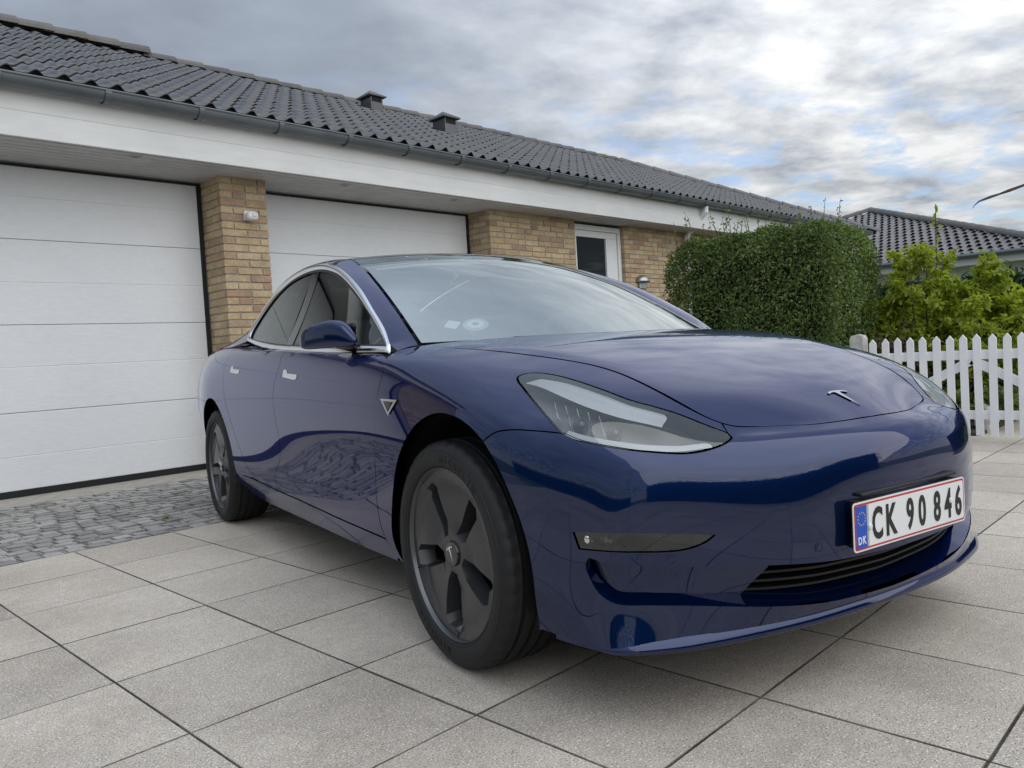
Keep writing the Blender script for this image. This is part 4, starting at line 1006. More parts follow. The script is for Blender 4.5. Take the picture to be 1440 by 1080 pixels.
panel('front_bumper', bfull, NOSE, M['paint'], holes=[hole, fogl, mir(fogl)], mirror=False, spacing=.020, depth=.03, hole_depth=.014)
# doors, quarter, sill
belt = lambda x: (x, float(np.interp(x, [-2.62, -2.37, -1.9, -1.58, -.92, -.70, -.48, -.38], [1.045, 1.037, .992, .972, .944, .932, .920, .905])))
fd = loop(XZ(DG[1:]), XZ([DG[-1], belt(-.48), belt(-.75), belt(-1.1), belt(-1.535)]), XZ([belt(-1.535)]+BG[1:]), XZ([BG[-1], (-1.3, .316), (-.9, .306), DG[1]]))
panel('front_door', fd, SIDE, M['paint'])
rd = loop(XZ([belt(-1.535)]+BG[1:]), XZ([BG[-1], (-1.9, .328), RG[-1]]), XZ(RG[::-1][:-1]+[belt(-2.60)]), XZ([belt(-2.60), belt(-2.2), belt(-1.9), belt(-1.535)]))
panel('rear_door', rd, SIDE, M['paint'])
rarch = [(-2.845+.398*math.cos(a), .335+.398*math.sin(a)) for a in np.linspace(rad(-2), rad(178), 24)]
qp = loop(XZ([belt(-2.60)]+RG[1:]), XZ([RG[-1], (-2.25, .331), rarch[0]]), XZ(rarch), XZ([rarch[-1], (-3.45, .40), (-3.70, .42)]), XZ([(-3.70, .42), (-3.73, .7), (-3.70, 1.0)]), XZ([(-3.70, 1.0), (-3.2, 1.03), belt(-2.60)]))
panel('rear_quarter', qp, SIDE, M['paint'], depth=.02)
sp = loop(XZ([(-.444, .215), (-.460, .296)]), XZ([(-.460, .296), (-.9, .302), (-1.3, .312), (-1.69, .319), (-2.06, .330), (-2.445, .326)]), XZ([(-2.445, .326), (-2.452, .25)]), XZ([(-2.452, .25), (-2.2, .218), (-1.3, .207), (-.8, .206), (-.444, .215)]))
panel('sill', sp, SIDE, M['paint'], depth=.03)
# tail and rear deck from the same surface
def from_surface(name, keep, mat, off=0.0, parent=car):
    cen = np.array([co_[list(p)].mean(0) for p in po_]); nn = np.array([nr_[list(p)].mean(0) for p in po_]); sel = keep(cen, nn); used = sorted({i for p, k in zip(po_, sel) if k for i in p}); mp = {u: i for i, u in enumerate(used)}
    me = mesh(name, [co_[u]+nr_[u]*off for u in used], [[mp[i] for i in p] for p, k in zip(po_, sel) if k], mat, smooth=True); return obj(name, me, parent)
from_surface('boot_lid', lambda c, n: (c[:, 0] < -3.70) | ((c[:, 0] < -2.9) & (n[:, 2] > .55)), M['paint'], -.003)
in_arch = lambda c: ((np.hypot(c[:, 0], c[:, 2]-.335) < .43) | (np.hypot(c[:, 0]+2.845, c[:, 2]-.335) < .43)) & (np.abs(c[:, 1]) > .5)
low = lambda c: (c[:, 0] > .25) & (c[:, 2] < .47)
from_surface('inner_shell', lambda c, n: ~in_arch(c) & ~low(c) & ~((n[:, 2] > .5) & (c[:, 0] < -.30) & (c[:, 0] > -3.3) & (np.abs(c[:, 1]) < .78)) & ~((c[:, 0] > .18) & (c[:, 2] > .60) & (np.abs(c[:, 1]) > .40)), M['liner'], -.018)
ub = MB(); ub.box(-3.6, .55, -.72, .72, .165, .20); ub.build('underbody', M['liner'], car)
# wheel housings
for xw in (0, -2.845):
    for sg in (-1, 1):
        V = []; F = []; n = 28
        for k in range(n+1):
            a = rad(-12+204*k/n)
            for y in (.835, .52): V.append((xw+.418*math.cos(a), sg*y, .335+.418*math.sin(a)))
            V.append((xw+.05*math.cos(a), sg*.52, .335+.05*math.sin(a)))
        m0 = len(V); V += [(xw+.47*math.cos(rad(-12+204*k/n)), sg*.833, .335+.47*math.sin(rad(-12+204*k/n))) for k in range(n+1)]
        for k in range(n): F += [(3*k, 3*k+1, 3*k+4, 3*k+3), (3*k+1, 3*k+2, 3*k+5, 3*k+4), (3*k, 3*k+3, m0+k+1, m0+k)]
        obj('wheel_housing', mesh('wheel_housing', V, F, M['liner']), car)
# --- lower front opening: blue scoops, black grille, lip shelf
def off_surf(p, d):
    q, n = body.near(p); return q-n*d
so = R([(.552, .800, .402), (.545, .803, .352), (.562, .792, .318), (.594, .775, .300), (.642, .707, .295), (.691, .619, .286), (.735, .524, .268), (.755, .492, .31), (.774, .450, .350), (.774, .455, .372), (.704, .605, .380), (.647, .705, .390), (.580, .783, .398)])
panel('lower_air_scoop', loop(so[:7], so[6:9], so[8:], [so[-1], so[0]]), NOSE, M['paint'], offset=-.042, gap=-.016, depth=.0, spacing=.02)
gr = R([(.737, .53, .268), (.755, .50, .31), (.775, .45, .352)])
g_t = [np.array((.845, 0, .35))]+R([(.842, .11, .352), (.83, .254, .356), (.804, .381, .362), (.775, .45, .366)]); g_b = R([(.737, .53, .262), (.774, .409, .248), (.80, .23, .230)])+[np.array((.806, 0, .222))]
gl = loop(g_b, step=.02)+[]; gh = loop(g_b[::-1], [g_b[0], gr[1], g_t[-1]], g_t[::-1], step=.02)
gh = loop([g_b[0], gr[1], g_t[-1]], g_t[::-1], step=.02); gm = loop(g_b[::-1], step=.02)
gp = gm[:-1]+gh[:-1]; gpoly = gm[:-1]+gh[:-1]+mir(gh)[::-1][0:-1]+mir(gm)[::-1][0:-1]
panel('grille_back', gpoly, NOSE, M['liner'], offset=-.105, gap=0, depth=0, mirror=False, spacing=.03)
for k, f in enumerate((.14, .34, .54, .74, .92)):
    V = []; F = []; ye = .56-.085*f; ys = np.linspace(-ye, ye, 41)
    for y in ys:
        t = abs(y)/.47; zb = np.interp(abs(y), [0, .23, .41, .47], [.228, .236, .250, .258]); zt = np.interp(abs(y), [0, .25, .38, .47], [.346, .351, .359, .362]); z = zb+(zt-zb)*f
        h = body.ray((3, y, z), (-1, 0, 0)); p = h[0]+np.array((-.052-.012*(1-f), 0, 0))
        for dx, dz in ((0, -.003), (0, .003), (-.035, .006), (-.035, 0)): V.append(p+np.array((dx, 0, dz)))
    n = len(ys)
    for i in range(n-1):
        for j in range(4): F.append((i*4+j, i*4+(j+1) % 4, (i+1)*4+(j+1) % 4, (i+1)*4+j))
    obj('grille_slat', mesh('grille_slat', V, F, M['grille']), car)
V = []; F = []; L_ = [p for p in cr(OB, .02)]; Lf = L_+[np.array((p[0], -p[1], p[2])) for p in L_[:-1]][::-1]
for p in Lf:
    q, nrm = body.near(p); w_ = min(1, max(0, (.82-abs(p[1]))/.12)); inn = q+np.array((-nrm[0], -nrm[1], 0))*(.075*w_+.02)+np.array((0, 0, .028*w_))
    V += [q-np.array((0, 0, .001)), q*.5+inn*.5+np.array((0, 0, .006)), inn+np.array((0, 0, .010))]
for i in range(len(Lf)-1):
    for j in (0, 1): F.append((3*i+j, 3*i+3+j, 3*i+4+j, 3*i+1+j))
obj('front_lip', mesh('front_lip', V, F, M['paint'], smooth=True), car)
# splitter edge: slightly proud rounded bead along the very bottom
LB = cr([np.array((p[0], p[1], p[2])) for p in LIPB[1:]], .02); LB = LB+mir(LB[:-1])[::-1]; V = []; F = []
for p in LB:
    tp = min(1, max(0.0, (.80-abs(p[1]))/.16)); q, nrm = body.near(p+np.array((0, 0, .006))); h_ = np.array((nrm[0], nrm[1], 0)); h_ /= np.linalg.norm(h_)
    for a, z in ((-.004, .030), (.006, .018), (.013, .006), (.013, -.002), (.006, -.008), (-.03, -.010)): V.append(q+h_*(a*tp if a > 0 else a)+np.array((0, 0, (z-.006)*(.35+.65*tp))))
for i in range(len(LB)-1):
    for j in range(5): F.append((6*i+j, 6*i+j+1, 6*i+7+j, 6*i+6+j))
obj('splitter', mesh('splitter', V, [f[::-1] for f in F], M['paint'], smooth=True), car)
# fog lamps
for sg in (1,):
    a, b2 = panel('fog_lamp', fogl, NOSE, M['smoke_lens'], offset=-.006, gap=.001, depth=.004, spacing=.02)
    panel('fog_lamp_back', fogl, NOSE, M['plastic'], offset=-.040, gap=-.004, depth=0, spacing=.03)
    for o_, s_ in ((a, 1), (b2, -1)):
        for k, (x, y, z) in enumerate(((.525, .795, .447), (.560, .768, .447))):
            blob([((x, -y*s_, z), .014, .014, .014)], 'bulb', M['lamp_silver'], o_)
# parking sensors
for y, z, x in ((-.666, .400, .67), (-.326, .392, .82), (.326, .392, .82), (.666, .400, .67)):
    q, nrm = body.near((x, y, z)); qq = Vector(nrm).to_track_quat('Z', 'Y').to_matrix(); V = []; F = []
    for rr, zz in ((.0125, 0), (.0125, .0012), (.0098, .0012), (.0096, -.001), (.0088, -.001), (.0085, .0014), (.0001, .0016)): V += [Vector(q)+qq @ Vector((rr*math.cos(2*math.pi*k/20), rr*math.sin(2*math.pi*k/20), zz)) for k in range(20)]
    for i in range(6):
        for k in range(20): F.append((i*20+k, i*20+(k+1) % 20, (i+1)*20+(k+1) % 20, (i+1)*20+k))
    obj('parking_sensor', mesh('parking_sensor', V, F, M['paint'], smooth=False), car)

# --- headlamps
hl = loop(HLT, HLB, step=.009)
LENSO, LENSM = panel('headlamp', hl, FEND, M['lens'], gap=.0035, depth=.006, spacing=.016)
edge_o = [panel('lamp_surround', hl, FEND, M['gloss_black'], offset=-.009, gap=.001, depth=.0, spacing=.03, holes=[[np.array(p) for p in hl]], holegap=-.0085)] if False else None
def sub(name, outline, mat, off, lens=(None, None), **kw):
    a, b2 = panel(name, outline, FEND, mat, offset=off, **kw); a.parent, b2.parent = LENSO, LENSM; return a, b2
sub('lamp_housing', hl, M['lamp_grey'], -.055, gap=.010, depth=-1, spacing=.02)
# walls of the housing
for o_, s_ in ((LENSO, 1), (LENSM, -1)):
    V = []; F = []; n = len(hl)
    for p in hl:
        q, nr2 = body.near(p); V += [np.array((*(q-nr2*.004)[[0]], (q-nr2*.004)[1]*s_, (q-nr2*.004)[2])), np.array(((q-nr2*.065)[0], (q-nr2*.065)[1]*s_, (q-nr2*.065)[2]))]
    for i in range(n): F.append((2*i, 2*((i+1) % n), 2*((i+1) % n)+1, 2*i+1))
    w = obj('lamp_wall', mesh('lamp_wall', V, F, M['gloss_black']), car); w.parent = o_
W1 = R([(.245, .765, .834), (.300, .752, .822), (.37, .738, .796), (.445, .712, .764), (.52, .664, .732), (.590, .590, .706), (.565, .553, .733), (.515, .590, .757), (.44, .632, .787), (.366, .655, .812), (.293, .690, .832), (.25, .715, .842)])
sub('upper_wing', loop(W1[:6], W1[5:], [W1[-1], W1[0]]), M['wing_white'], -.016, gap=0, depth=.012, spacing=.02)
W2 = R([(.462, .800, .690), (.50, .778, .680), (.56, .735, .667), (.62, .672, .657), (.66, .600, .654), (.684, .52, .660), (.672, .515, .668), (.648, .590, .666), (.605, .665, .670), (.55, .725, .680), (.50, .765, .692), (.465, .785, .704)])
sub('light_guide', loop(W2[:6], W2[5:], [W2[-1], W2[0]]), M['drl'], -.018, gap=0, depth=.015, spacing=.015)
for o_, s_ in ((LENSO, 1), (LENSM, -1)):
    for k, (x, y, z, r0) in enumerate(((.455, .745, .722, .015), (.53, .695, .708, .015))):
        q, nr2 = body.near((x, -y, z)); c = q-nr2*.042; d = np.array((.95, -.3, .05)); d /= np.linalg.norm(d); qq = Vector(d).to_track_quat('Z', 'Y').to_matrix(); V = []; F = []
        for rr, zz in ((r0*1.25, -.01), (r0*1.25, .004), (r0*1.12, .004), (r0, -.004), (r0*.9, .006), (r0*.6, .013), (.0005, .016)): V += [Vector(c)+qq @ Vector((rr*math.cos(2*math.pi*j/20), rr*math.sin(2*math.pi*j/20), zz)) for j in range(20)]
        V = [(v[0], v[1]*s_, v[2]) for v in V]
        for i in range(6):
            for j in range(20): F.append((i*20+j, i*20+(j+1) % 20, (i+1)*20+(j+1) % 20, (i+1)*20+j))
        w = obj('projector', mesh('projector', V, F, M['gloss_black'], smooth=True), car); w.parent = o_
    for k in range(5):      # reflector ribs
        x = .385+k*.030; q, nr2 = body.near((x, -(.765-k*.012), .735-k*.004)); c = q-nr2*.035
        mb = MB(); mb.tube([(c[0]-.01, c[1]*s_, c[2]+.03), (c[0], c[1]*s_, c[2]), (c[0]+.012, c[1]*s_, c[2]-.022)], .0022, 6); w = mb.build('reflector_rib', M['lamp_silver'], car); w.parent = o_

# --- greenhouse
def side_y(x,z):
    y=.868
    if x<-1.15: y-=.026*((x+1.15)/1.2)**2
    else: y-=.068*((x+1.15)/.62)**2
    d=z-.94
    return y-.60*d+.12*d*d
E1K=[(0,-.485,.717,.947),(1,-.728,.681,1.082),(2,-.985,.640,1.207),(3,-1.24,.594,1.306),(4,-1.5,.565,1.378),(5,-1.9,.549,1.397),(6,-2.32,.535,1.350),(7,-2.72,.52,1.270),(8,-3.08,.515,1.165),(9,-3.42,.52,1.055)]
BOW=[(0,.285,-.004),(1,.225,.012),(2,.165,.024),(3,.105,.030),(4,.045,.030),(5,.005,.027),(6,-.02,.026),(7,-.05,.026),(8,-.09,.025),(9,-.14,.02)]
def top(t,s):
    x,y,z=ip(t,E1K); b,c=ip(t,BOW); k=1-abs(s)**2.2
    return np.array([x+b*k,y*s,z+c*k])

TS = np.linspace(0, 9, 73)
def top_grid(name, t0, t1, s_in, mat, off=0.0, nt=40, ns=40, parent=car, s0=-1, s1=1):
    V = []; F = []; ts = np.linspace(t0, t1, nt); ss = np.linspace(s0, s1, ns)
    for t in ts:
        for s in ss:
            p = top(t, s)
            if off:
                e = 1e-3; du = top(min(t+e, 9), s)-top(max(t-e, 0), s); dv = top(t, min(s+e, 1))-top(t, max(s-e, -1)); n = np.cross(dv, du); n /= np.linalg.norm(n); n *= np.sign(n[2]); p = p+n*off
            V.append(p)
    for i in range(nt-1):
        for j in range(ns-1): F.append((i*ns+j, i*ns+j+1, (i+1)*ns+j+1, (i+1)*ns+j))
    a_, b_, c_ = (Vector(V[k]) for k in F[0][:3])
    if (b_-a_).cross(c_-a_).z < 0: F = [f[::-1] for f in F]
    me = mesh(name, V, F, mat, smooth=True); return obj(name, me, parent)
SM = .985
# windscreen runs to the line where the bowed centre reaches the roof; top edge bends back at the sides
def ws_grid(name, ta, tb, bend, sr, mat, off, nt=44, ns=48, parent=car):
    V = []; F = []; ss = np.linspace(-sr, sr, ns)
    for i in range(nt):
        for s in ss:
            u = i/(nt-1); t = ta+(tb-bend*(1-s*s)-ta)*u; p = top(t, s)
            if off:
                e = 2e-3; du = top(min(t+e, 9), s)-top(max(t-e, 0), s); dv = top(t, min(s+e, 1))-top(t, max(s-e, -1)); n = np.cross(dv, du); n /= np.linalg.norm(n)+1e-12; n *= 1 if n[2] > 0 else -1; p = p+n*off
            V.append(p)
    for i in range(nt-1):
        for j in range(ns-1): F.append((i*ns+j, i*ns+j+1, (i+1)*ns+j+1, (i+1)*ns+j))
    a_, b_, c_ = (Vector(V[k]) for k in F[0][:3])
    if (b_-a_).cross(c_-a_).z < 0: F = [f[::-1] for f in F]
    me = mesh(name, V, F, mat, smooth=True); return obj(name, me, parent), V
WSO, _ = ws_grid('windscreen', .05, 3.0, .0, .982, M['ws'], 0.0)
# printed black border just under the glass
V = []; F = []; nt, ns = 60, 64
fm_ = []
for i in range(nt+1):
    for j in range(ns+1):
        t = .05+2.95*i/nt; s = -.982+1.964*j/ns; p = top(t, s); V.append(p-np.array((.003*.5, 0, .003)))
def in_border(t, s): return abs(s) > .982-(.105-.02*t) or t < .05+.17+.10*max(0, abs(s)-.75) or t > 2.88 or (abs(s) < .16 and t > 2.55)
for i in range(nt):
    for j in range(ns):
        t = .05+2.95*(i+.5)/nt; s = -.982+1.964*(j+.5)/ns
        if in_border(t, s): F.append((i*(ns+1)+j, (i+1)*(ns+1)+j, (i+1)*(ns+1)+j+1, i*(ns+1)+j+1))
obj('printed_border', mesh('printed_border', V, F, simple('ceramic_border', (.012, .011, .011), .35)), WSO)
top_grid('roof_glass', 3.002, 6.6, 1, M['roof_glass'], 0.0, 40, 40, s0=-.982, s1=.982)
top_grid('rear_window', 6.602, 8.95, 1, M['side_glass'], 0.0, 30, 40, s0=-.982, s1=.982)
top_grid('roof_crossbar', 4.55, 4.95, 1, M['headliner'], -.03, 6, 20, s0=-.96, s1=.96)
top_grid('roof_header', 3.0, 3.5, 1, M['headliner'], -.02, 6, 20, s0=-.97, s1=.97)
# wiper
mb = MB(); wp = [top(.035, s)+np.array((.02, 0, .002)) for s in np.linspace(-.05, .42, 12)]; mb.tube(wp, .006, 6); mb.build('wiper_blade', M['plastic'], car)
mb = MB(); wp = [top(.035, s)+np.array((.02, 0, .002)) for s in np.linspace(-.62, -.12, 12)]; mb.tube(wp, .006, 6); mb.build('wiper_blade', M['plastic'], car)
# cowl filler between glass and bonnet
V = []; F = []; ss = np.linspace(-1, 1, 60)
for s in ss:
    p = top(.03, s); V += [p+np.array((-.02, 0, -.006)), p+np.array((.05, 0, -.022)), p+np.array((.10, 0, -.05))]
for i in range(59):
    for j in (0, 1): F.append((3*i+j, 3*i+j+1, 3*i+4+j, 3*i+3+j))
obj('cowl', mesh('cowl', V, [f[::-1] for f in F], M['plastic'], smooth=True), car)
# side window outline (outer edge of the bright trim) and the pillar / cant rail strip
DUP = [(-.536, .950), (-.619, 1.012), (-.749, 1.085), (-.960, 1.192), (-1.202, 1.281), (-1.434, 1.343), (-1.66, 1.376), (-1.95, 1.384), (-2.24, 1.348), (-2.43, 1.262), (-2.53, 1.155), (-2.55, 1.085), (-2.50, 1.045)]
DLO = [(-2.50, 1.045), (-2.37, 1.030), (-1.93, .988), (-1.60, .969), (-.95, .940), (-.73, .927), (-.515, .917)]
def S3(x, z, off=0.0):
    y = side_y(x, z); e = 1e-3; n = np.array((-(side_y(x+e, z)-side_y(x-e, z))/(2*e), 1, -(side_y(x, z+e)-side_y(x, z-e))/(2*e))); n /= np.linalg.norm(n); p = np.array((x, y, z))+n*off; return np.array((p[0], -p[1], p[2])), np.array((n[0], -n[1], n[2]))
class SideSurf:
    def ray(s, o, d, dist=20): return S3(o[0], o[2])
    def near(s, p): return S3(p[0], p[2])
SS = SideSurf()
up_c = cr([np.array(p) for p in DUP], .02); E2 = [S3(*p, .004)[0] for p in up_c]
E1c = [top(t, -1) for t in np.linspace(0, 9, 200)]
def resamp(P, n):
    P = np.array(P); s = np.r_[0, np.cumsum(np.linalg.norm(np.diff(P, axis=0), axis=1))]; u = np.linspace(0, s[-1], n); return np.stack([np.interp(u, s, P[:, k]) for k in range(3)], 1)
def strip(name, A, B, mat, bulge, n=90, m=9, end=None):
    A, B = resamp(A, n), resamp(B, n)
    for sg in (1, -1):
        V = []; F = []
        for i in range(n):
            d = B[i]-A[i]; t = A[min(i+1, n-1)]-A[max(i-1, 0)]; nn = np.cross(t, d); nn /= np.linalg.norm(nn)+1e-12; nn *= np.sign(nn[2]) if abs(nn[2]) > .05 else np.sign(-nn[1])
            for j in range(m):
                v = j/(m-1); V.append(A[i]+d*v+nn*bulge*4*v*(1-v))
        V = [(p[0], p[1]*sg, p[2]) for p in V]
        for i in range(n-1):
            for j in range(m-1): F.append((i*m+j, (i+1)*m+j, (i+1)*m+j+1, i*m+j+1))
        if sg == -1: F = [f[::-1] for f in F]
        me = mesh(name, V, F, mat, smooth=True); obj(name, me, car)
# front pillar + cant rail + rear pillar as one body-coloured strip; matched at the pillar foot, roof and tail
k1 = int(np.argmin([abs(p[0]+1.45) for p in E1c])); k2 = int(np.argmin([abs(p[0]+1.56) for p in E2]))
# the foot of the pillar runs down onto the wing
foot_o = np.array((-.475, -.800, .930))
strip('front_pillar', E1c[:k1+1], [foot_o]+E2[:k2+1], M['paint'], .003)
strip('rear_pillar', E1c[k1:], E2[k2:]+[np.array((-2.75, -.80, 1.025)), np.array((-3.42, -.76, 1.03))], M['paint'], .006)
# inner dark backing so that no gap shows
strip('pillar_trim', [p-np.array((0, 0, .02)) for p in E1c[:140]], [p+np.array((0, .02, -.015)) for p in E2], M['trim_in'], -.01)
# bright trim all round, glass, black B pillar
outl = [np.array((x, 0., z)) for x, z in DUP]; low_ = [np.array((x, 0., z)) for x, z in DLO]
o_loop = loop(outl, low_, [low_[-1], outl[0]], step=.014)
DUPi = [(-.565, .955), (-.649, 1.006), (-.784, 1.080), (-.976, 1.170), (-1.20, 1.252), (-1.40, 1.306), (-1.63, 1.345), (-1.93, 1.354), (-2.19, 1.322), (-2.37, 1.247), (-2.475, 1.150), (-2.50, 1.09), (-2.465, 1.062)]
DLi = [(-2.465, 1.062), (-2.36, 1.051), (-1.99, 1.018), (-1.62, .992), (-.98, .968), (-.72, .957), (-.56, .949)]
i_loop = loop([np.array((x, 0., z)) for x, z in DUPi], [np.array((x, 0., z)) for x, z in DLi], [np.array((-.56, 0, .949)), np.array((-.565, 0, .955))], step=.014)
def trim_sweep(name, A, B, mat, h=.010, m=7, n=260):
    P = []
    def rs(L, k):
        P_ = np.array([(p[0], p[2]) for p in L]); P_ = np.vstack([P_, P_[:1]]); q = np.r_[0, np.cumsum(np.linalg.norm(np.diff(P_, axis=0), axis=1))]; u = np.linspace(0, q[-1], k, endpoint=False); return np.stack([np.interp(u, q, P_[:, c]) for c in (0, 1)], 1)
    A2 = rs(A, n); Bd = rs(B, 1600); B2 = []; j = 0
    for p in A2: j = int(np.argmin(((Bd-p)**2).sum(1))); B2.append(Bd[j])
    B2 = np.array(B2)
    for _ in range(3): B2 = (np.roll(B2, 1, 0)+2*B2+np.roll(B2, -1, 0))/4
    for sg in (1, -1):
        V = []; F = []
        for p, q in zip(A2, B2):
            for k in range(m):
                t = k/(m-1); x, z = p+(q-p)*t; v, nn = S3(x, z, .002+h*math.sqrt(max(0, 1-(2*t-1)**2))); V.append((v[0], v[1]*sg, v[2]))
        for i in range(n):
            for k in range(m-1): F.append((i*m+k, ((i+1) % n)*m+k, ((i+1) % n)*m+k+1, i*m+k+1))
        c = Vector(V[F[0][1]])-Vector(V[F[0][0]]); d = Vector(V[F[0][3]])-Vector(V[F[0][0]])
        if c.cross(d).y*sg > 0: F = [f[::-1] for f in F]
        obj(name, mesh(name, V, F, mat, smooth=True), car)
trim_sweep('window_trim', o_loop, i_loop, M['chrome'])
mid = [np.array((x, 0., z)) for x, z in [(p[0], p[1]) for p in DUPi]]
def clip_loop(x0, x1): return [p for p in i_loop if x0-1e-6 <= p[0] <= x1+1e-6]
def seal_ring():
    inn = [np.array((p[0]*.988-.0165, 0, (p[2]-1.12)*.95+1.117)) for p in i_loop]
    panel('window_seal', i_loop, SIDE, M['plastic'], holes=[inn], surf=SS, offset=.002, gap=-.003, depth=.0, spacing=.05)
seal_ring()
# split at the B pillar: rear edge (-1.79, 1.345)-(-1.605,.985), front edge (-1.86..)
bpR = [(-1.615, .985), (-1.655, 1.152), (-1.745, 1.36)]; bpF = [(-1.52, .985), (-1.56, 1.15), (-1.645, 1.36)]
def xb(e, z): return float(np.interp(z, [q[1] for q in e], [q[0] for q in e]))
fw = [p for p in i_loop if p[0] > xb(bpF, p[2])]; rw = [p for p in i_loop if p[0] < xb(bpR, p[2])]
panel('front_side_window', fw, SIDE, M['side_glass'], surf=SS, offset=-.004, gap=-.004, depth=0, spacing=.05)
panel('rear_side_window', rw, SIDE, M['side_glass'], surf=SS, offset=-.004, gap=-.004, depth=0, spacing=.05)
bp = [np.array((x, 0, z)) for x, z in bpF]+[np.array((x, 0, z)) for x, z in bpR[::-1]]
panel('centre_pillar', loop(bp[:3], bp[2:4], bp[3:], [bp[-1], bp[0]], step=.02), SIDE, M['gloss_black'], surf=SS, offset=-.001, gap=-.004, depth=.01, spacing=.05)

# --- mirrors
def mirror_body(sg):
    """housing folded back against the window: lofted along A -> B"""
    k_ = 0 if sg == 1 else 1      # the far one is folded a little further
    A = np.array((-.690-.075*k_, -.862)); B = np.array((-.975-.075*k_, -.978+.02*k_)); d = (B-A)/np.linalg.norm(B-A); nrm = np.array((-d[1], d[0])); nrm *= -np.sign(nrm[1]); L = np.linalg.norm(B-A); V = []; F = []; nv_ = 28
    us = [-.015, .01, .035, .065, .10, .14, .18, .22, .252, .272, .283]; zt = [.985, 1.008, 1.036, 1.054, 1.059, 1.056, 1.049, 1.041, 1.030, 1.014, .996]; th = [.022, .040, .052, .060, .066, .070, .068, .062, .050, .034, .014]
    for u, a, w in zip(us, zt, th):
        b_ = .956 if u < .26 else .964
        for k in range(nv_):
            an = 2*math.pi*k/nv_; cx, cz = math.cos(an), math.sin(an); ex = abs(cx)**.62*math.copysign(1, cx); ez = abs(cz)**.5*math.copysign(1, cz)
            c = A+d*u+nrm*(ex*w*.5+.012); V.append((c[0], c[1]*sg, (a+b_)/2+ez*(a-b_)/2))
    n = len(us)
    for i in range(n-1):
        for k in range(nv_): F.append((i*nv_+k, i*nv_+(k+1) % nv_, (i+1)*nv_+(k+1) % nv_, (i+1)*nv_+k))
    F += [tuple(range(nv_))[::-1], tuple(range((n-1)*nv_, n*nv_))]
    fm = []
    for f in F:
        c = np.mean([(V[i][0], V[i][1]*sg) for i in f], axis=0)-A; fm.append(1 if c@nrm < -.002 or c@d > .276 else 0)
    me = mesh('mirror_shell', V, F, [M['paint'], M['gloss_black']], fm, smooth=True); bm = bmesh.new(); bm.from_mesh(me); bmesh.ops.recalc_face_normals(bm, faces=bm.faces[:]); bm.to_mesh(me); bm.free()
    root = obj('door_mirror', me, car); m2 = root.modifiers.new('s', 'SUBSURF'); m2.levels = m2.render_levels = 1; WL[root.name] = Vector((0, 0, 0))
    mb = MB(); mb.tube([(-.735, -.84*sg, .948), (-.765, -.872*sg, .962), (-.80, -.89*sg, .968)], [.018, .018, .016], 12); mb.build('mirror_base', M['gloss_black'], root, at=(0, 0, 0), smooth=True)
    p = A+d*.15-nrm*.030; mb = MB(); q = [A+d*.03-nrm*.031, A+d*.25-nrm*.026]
    mb.prism([(q[0][0], q[0][1]*sg, .972), (q[1][0], q[1][1]*sg, .972), (q[1][0], q[1][1]*sg, 1.03), (q[0][0], q[0][1]*sg, 1.045)], (-nrm[0]*.003, -nrm[1]*.003*sg, 0)); mb.build('mirror_glass', M['chrome'], root, at=(0, 0, 0))
mirror_body(1); mirror_body(-1)

# --- flush door handles
def handle(pts, off=.0012):
    panel('door_handle', loop(XZ(pts[:3]), XZ(pts[2:4]), XZ(pts[3:5]), XZ(pts[4:]+[pts[0]]), step=.008), SIDE, M['chrome'], offset=off, gap=0, depth=.003, spacing=.02)
handle([(-1.425, .851), (-1.425, .880), (-1.385, .882), (-1.365, .866), (-1.235, .860), (-1.232, .845)])
handle([(-2.40, .880), (-2.40, .912), (-2.36, .913), (-2.335, .896), (-2.205, .891), (-2.20, .877)])
# camera badge on the wing
bd = XZ([(-.362, .777), (-.236, .775), (-.302, .725)])
panel('wing_badge', loop([bd[0], bd[1]], [bd[1], bd[2]], [bd[2], bd[0]], step=.008), SIDE, M['chrome'], offset=.004, gap=0, depth=.006, spacing=.02)
bi = XZ([(-.338, .770), (-.266, .768), (-.303, .737)]); panel('badge_lens', loop([bi[0], bi[1]], [bi[1], bi[2]], [bi[2], bi[0]], step=.008), SIDE, M['gloss_black'], offset=.0055, gap=0, depth=.002, spacing=.02)

# --- badge shape used on bonnet and wheel caps (flat T-like emblem)
EMB = [(-.5, .40), (-.36, .47), (-.18, .50), (0, .505), (.18, .50), (.36, .47), (.5, .40), (.465, .32), (.33, .385), (.175, .405), (.11, .37), (.0, -.56), (-.11, .37), (-.175, .405), (-.33, .385), (-.465, .32)]
el = [np.array((.675-y*.093, x*.098, .72)) for x, y in [(a, -b_) for a, b_ in EMB]]
el = [np.array((.674+(-b_)*.074, .018+a*.084, .72)) for a, b_ in EMB]
panel('bonnet_emblem', el, TOP, M['chrome'], offset=.0035, gap=0, depth=.004, spacing=.01, mirror=False)

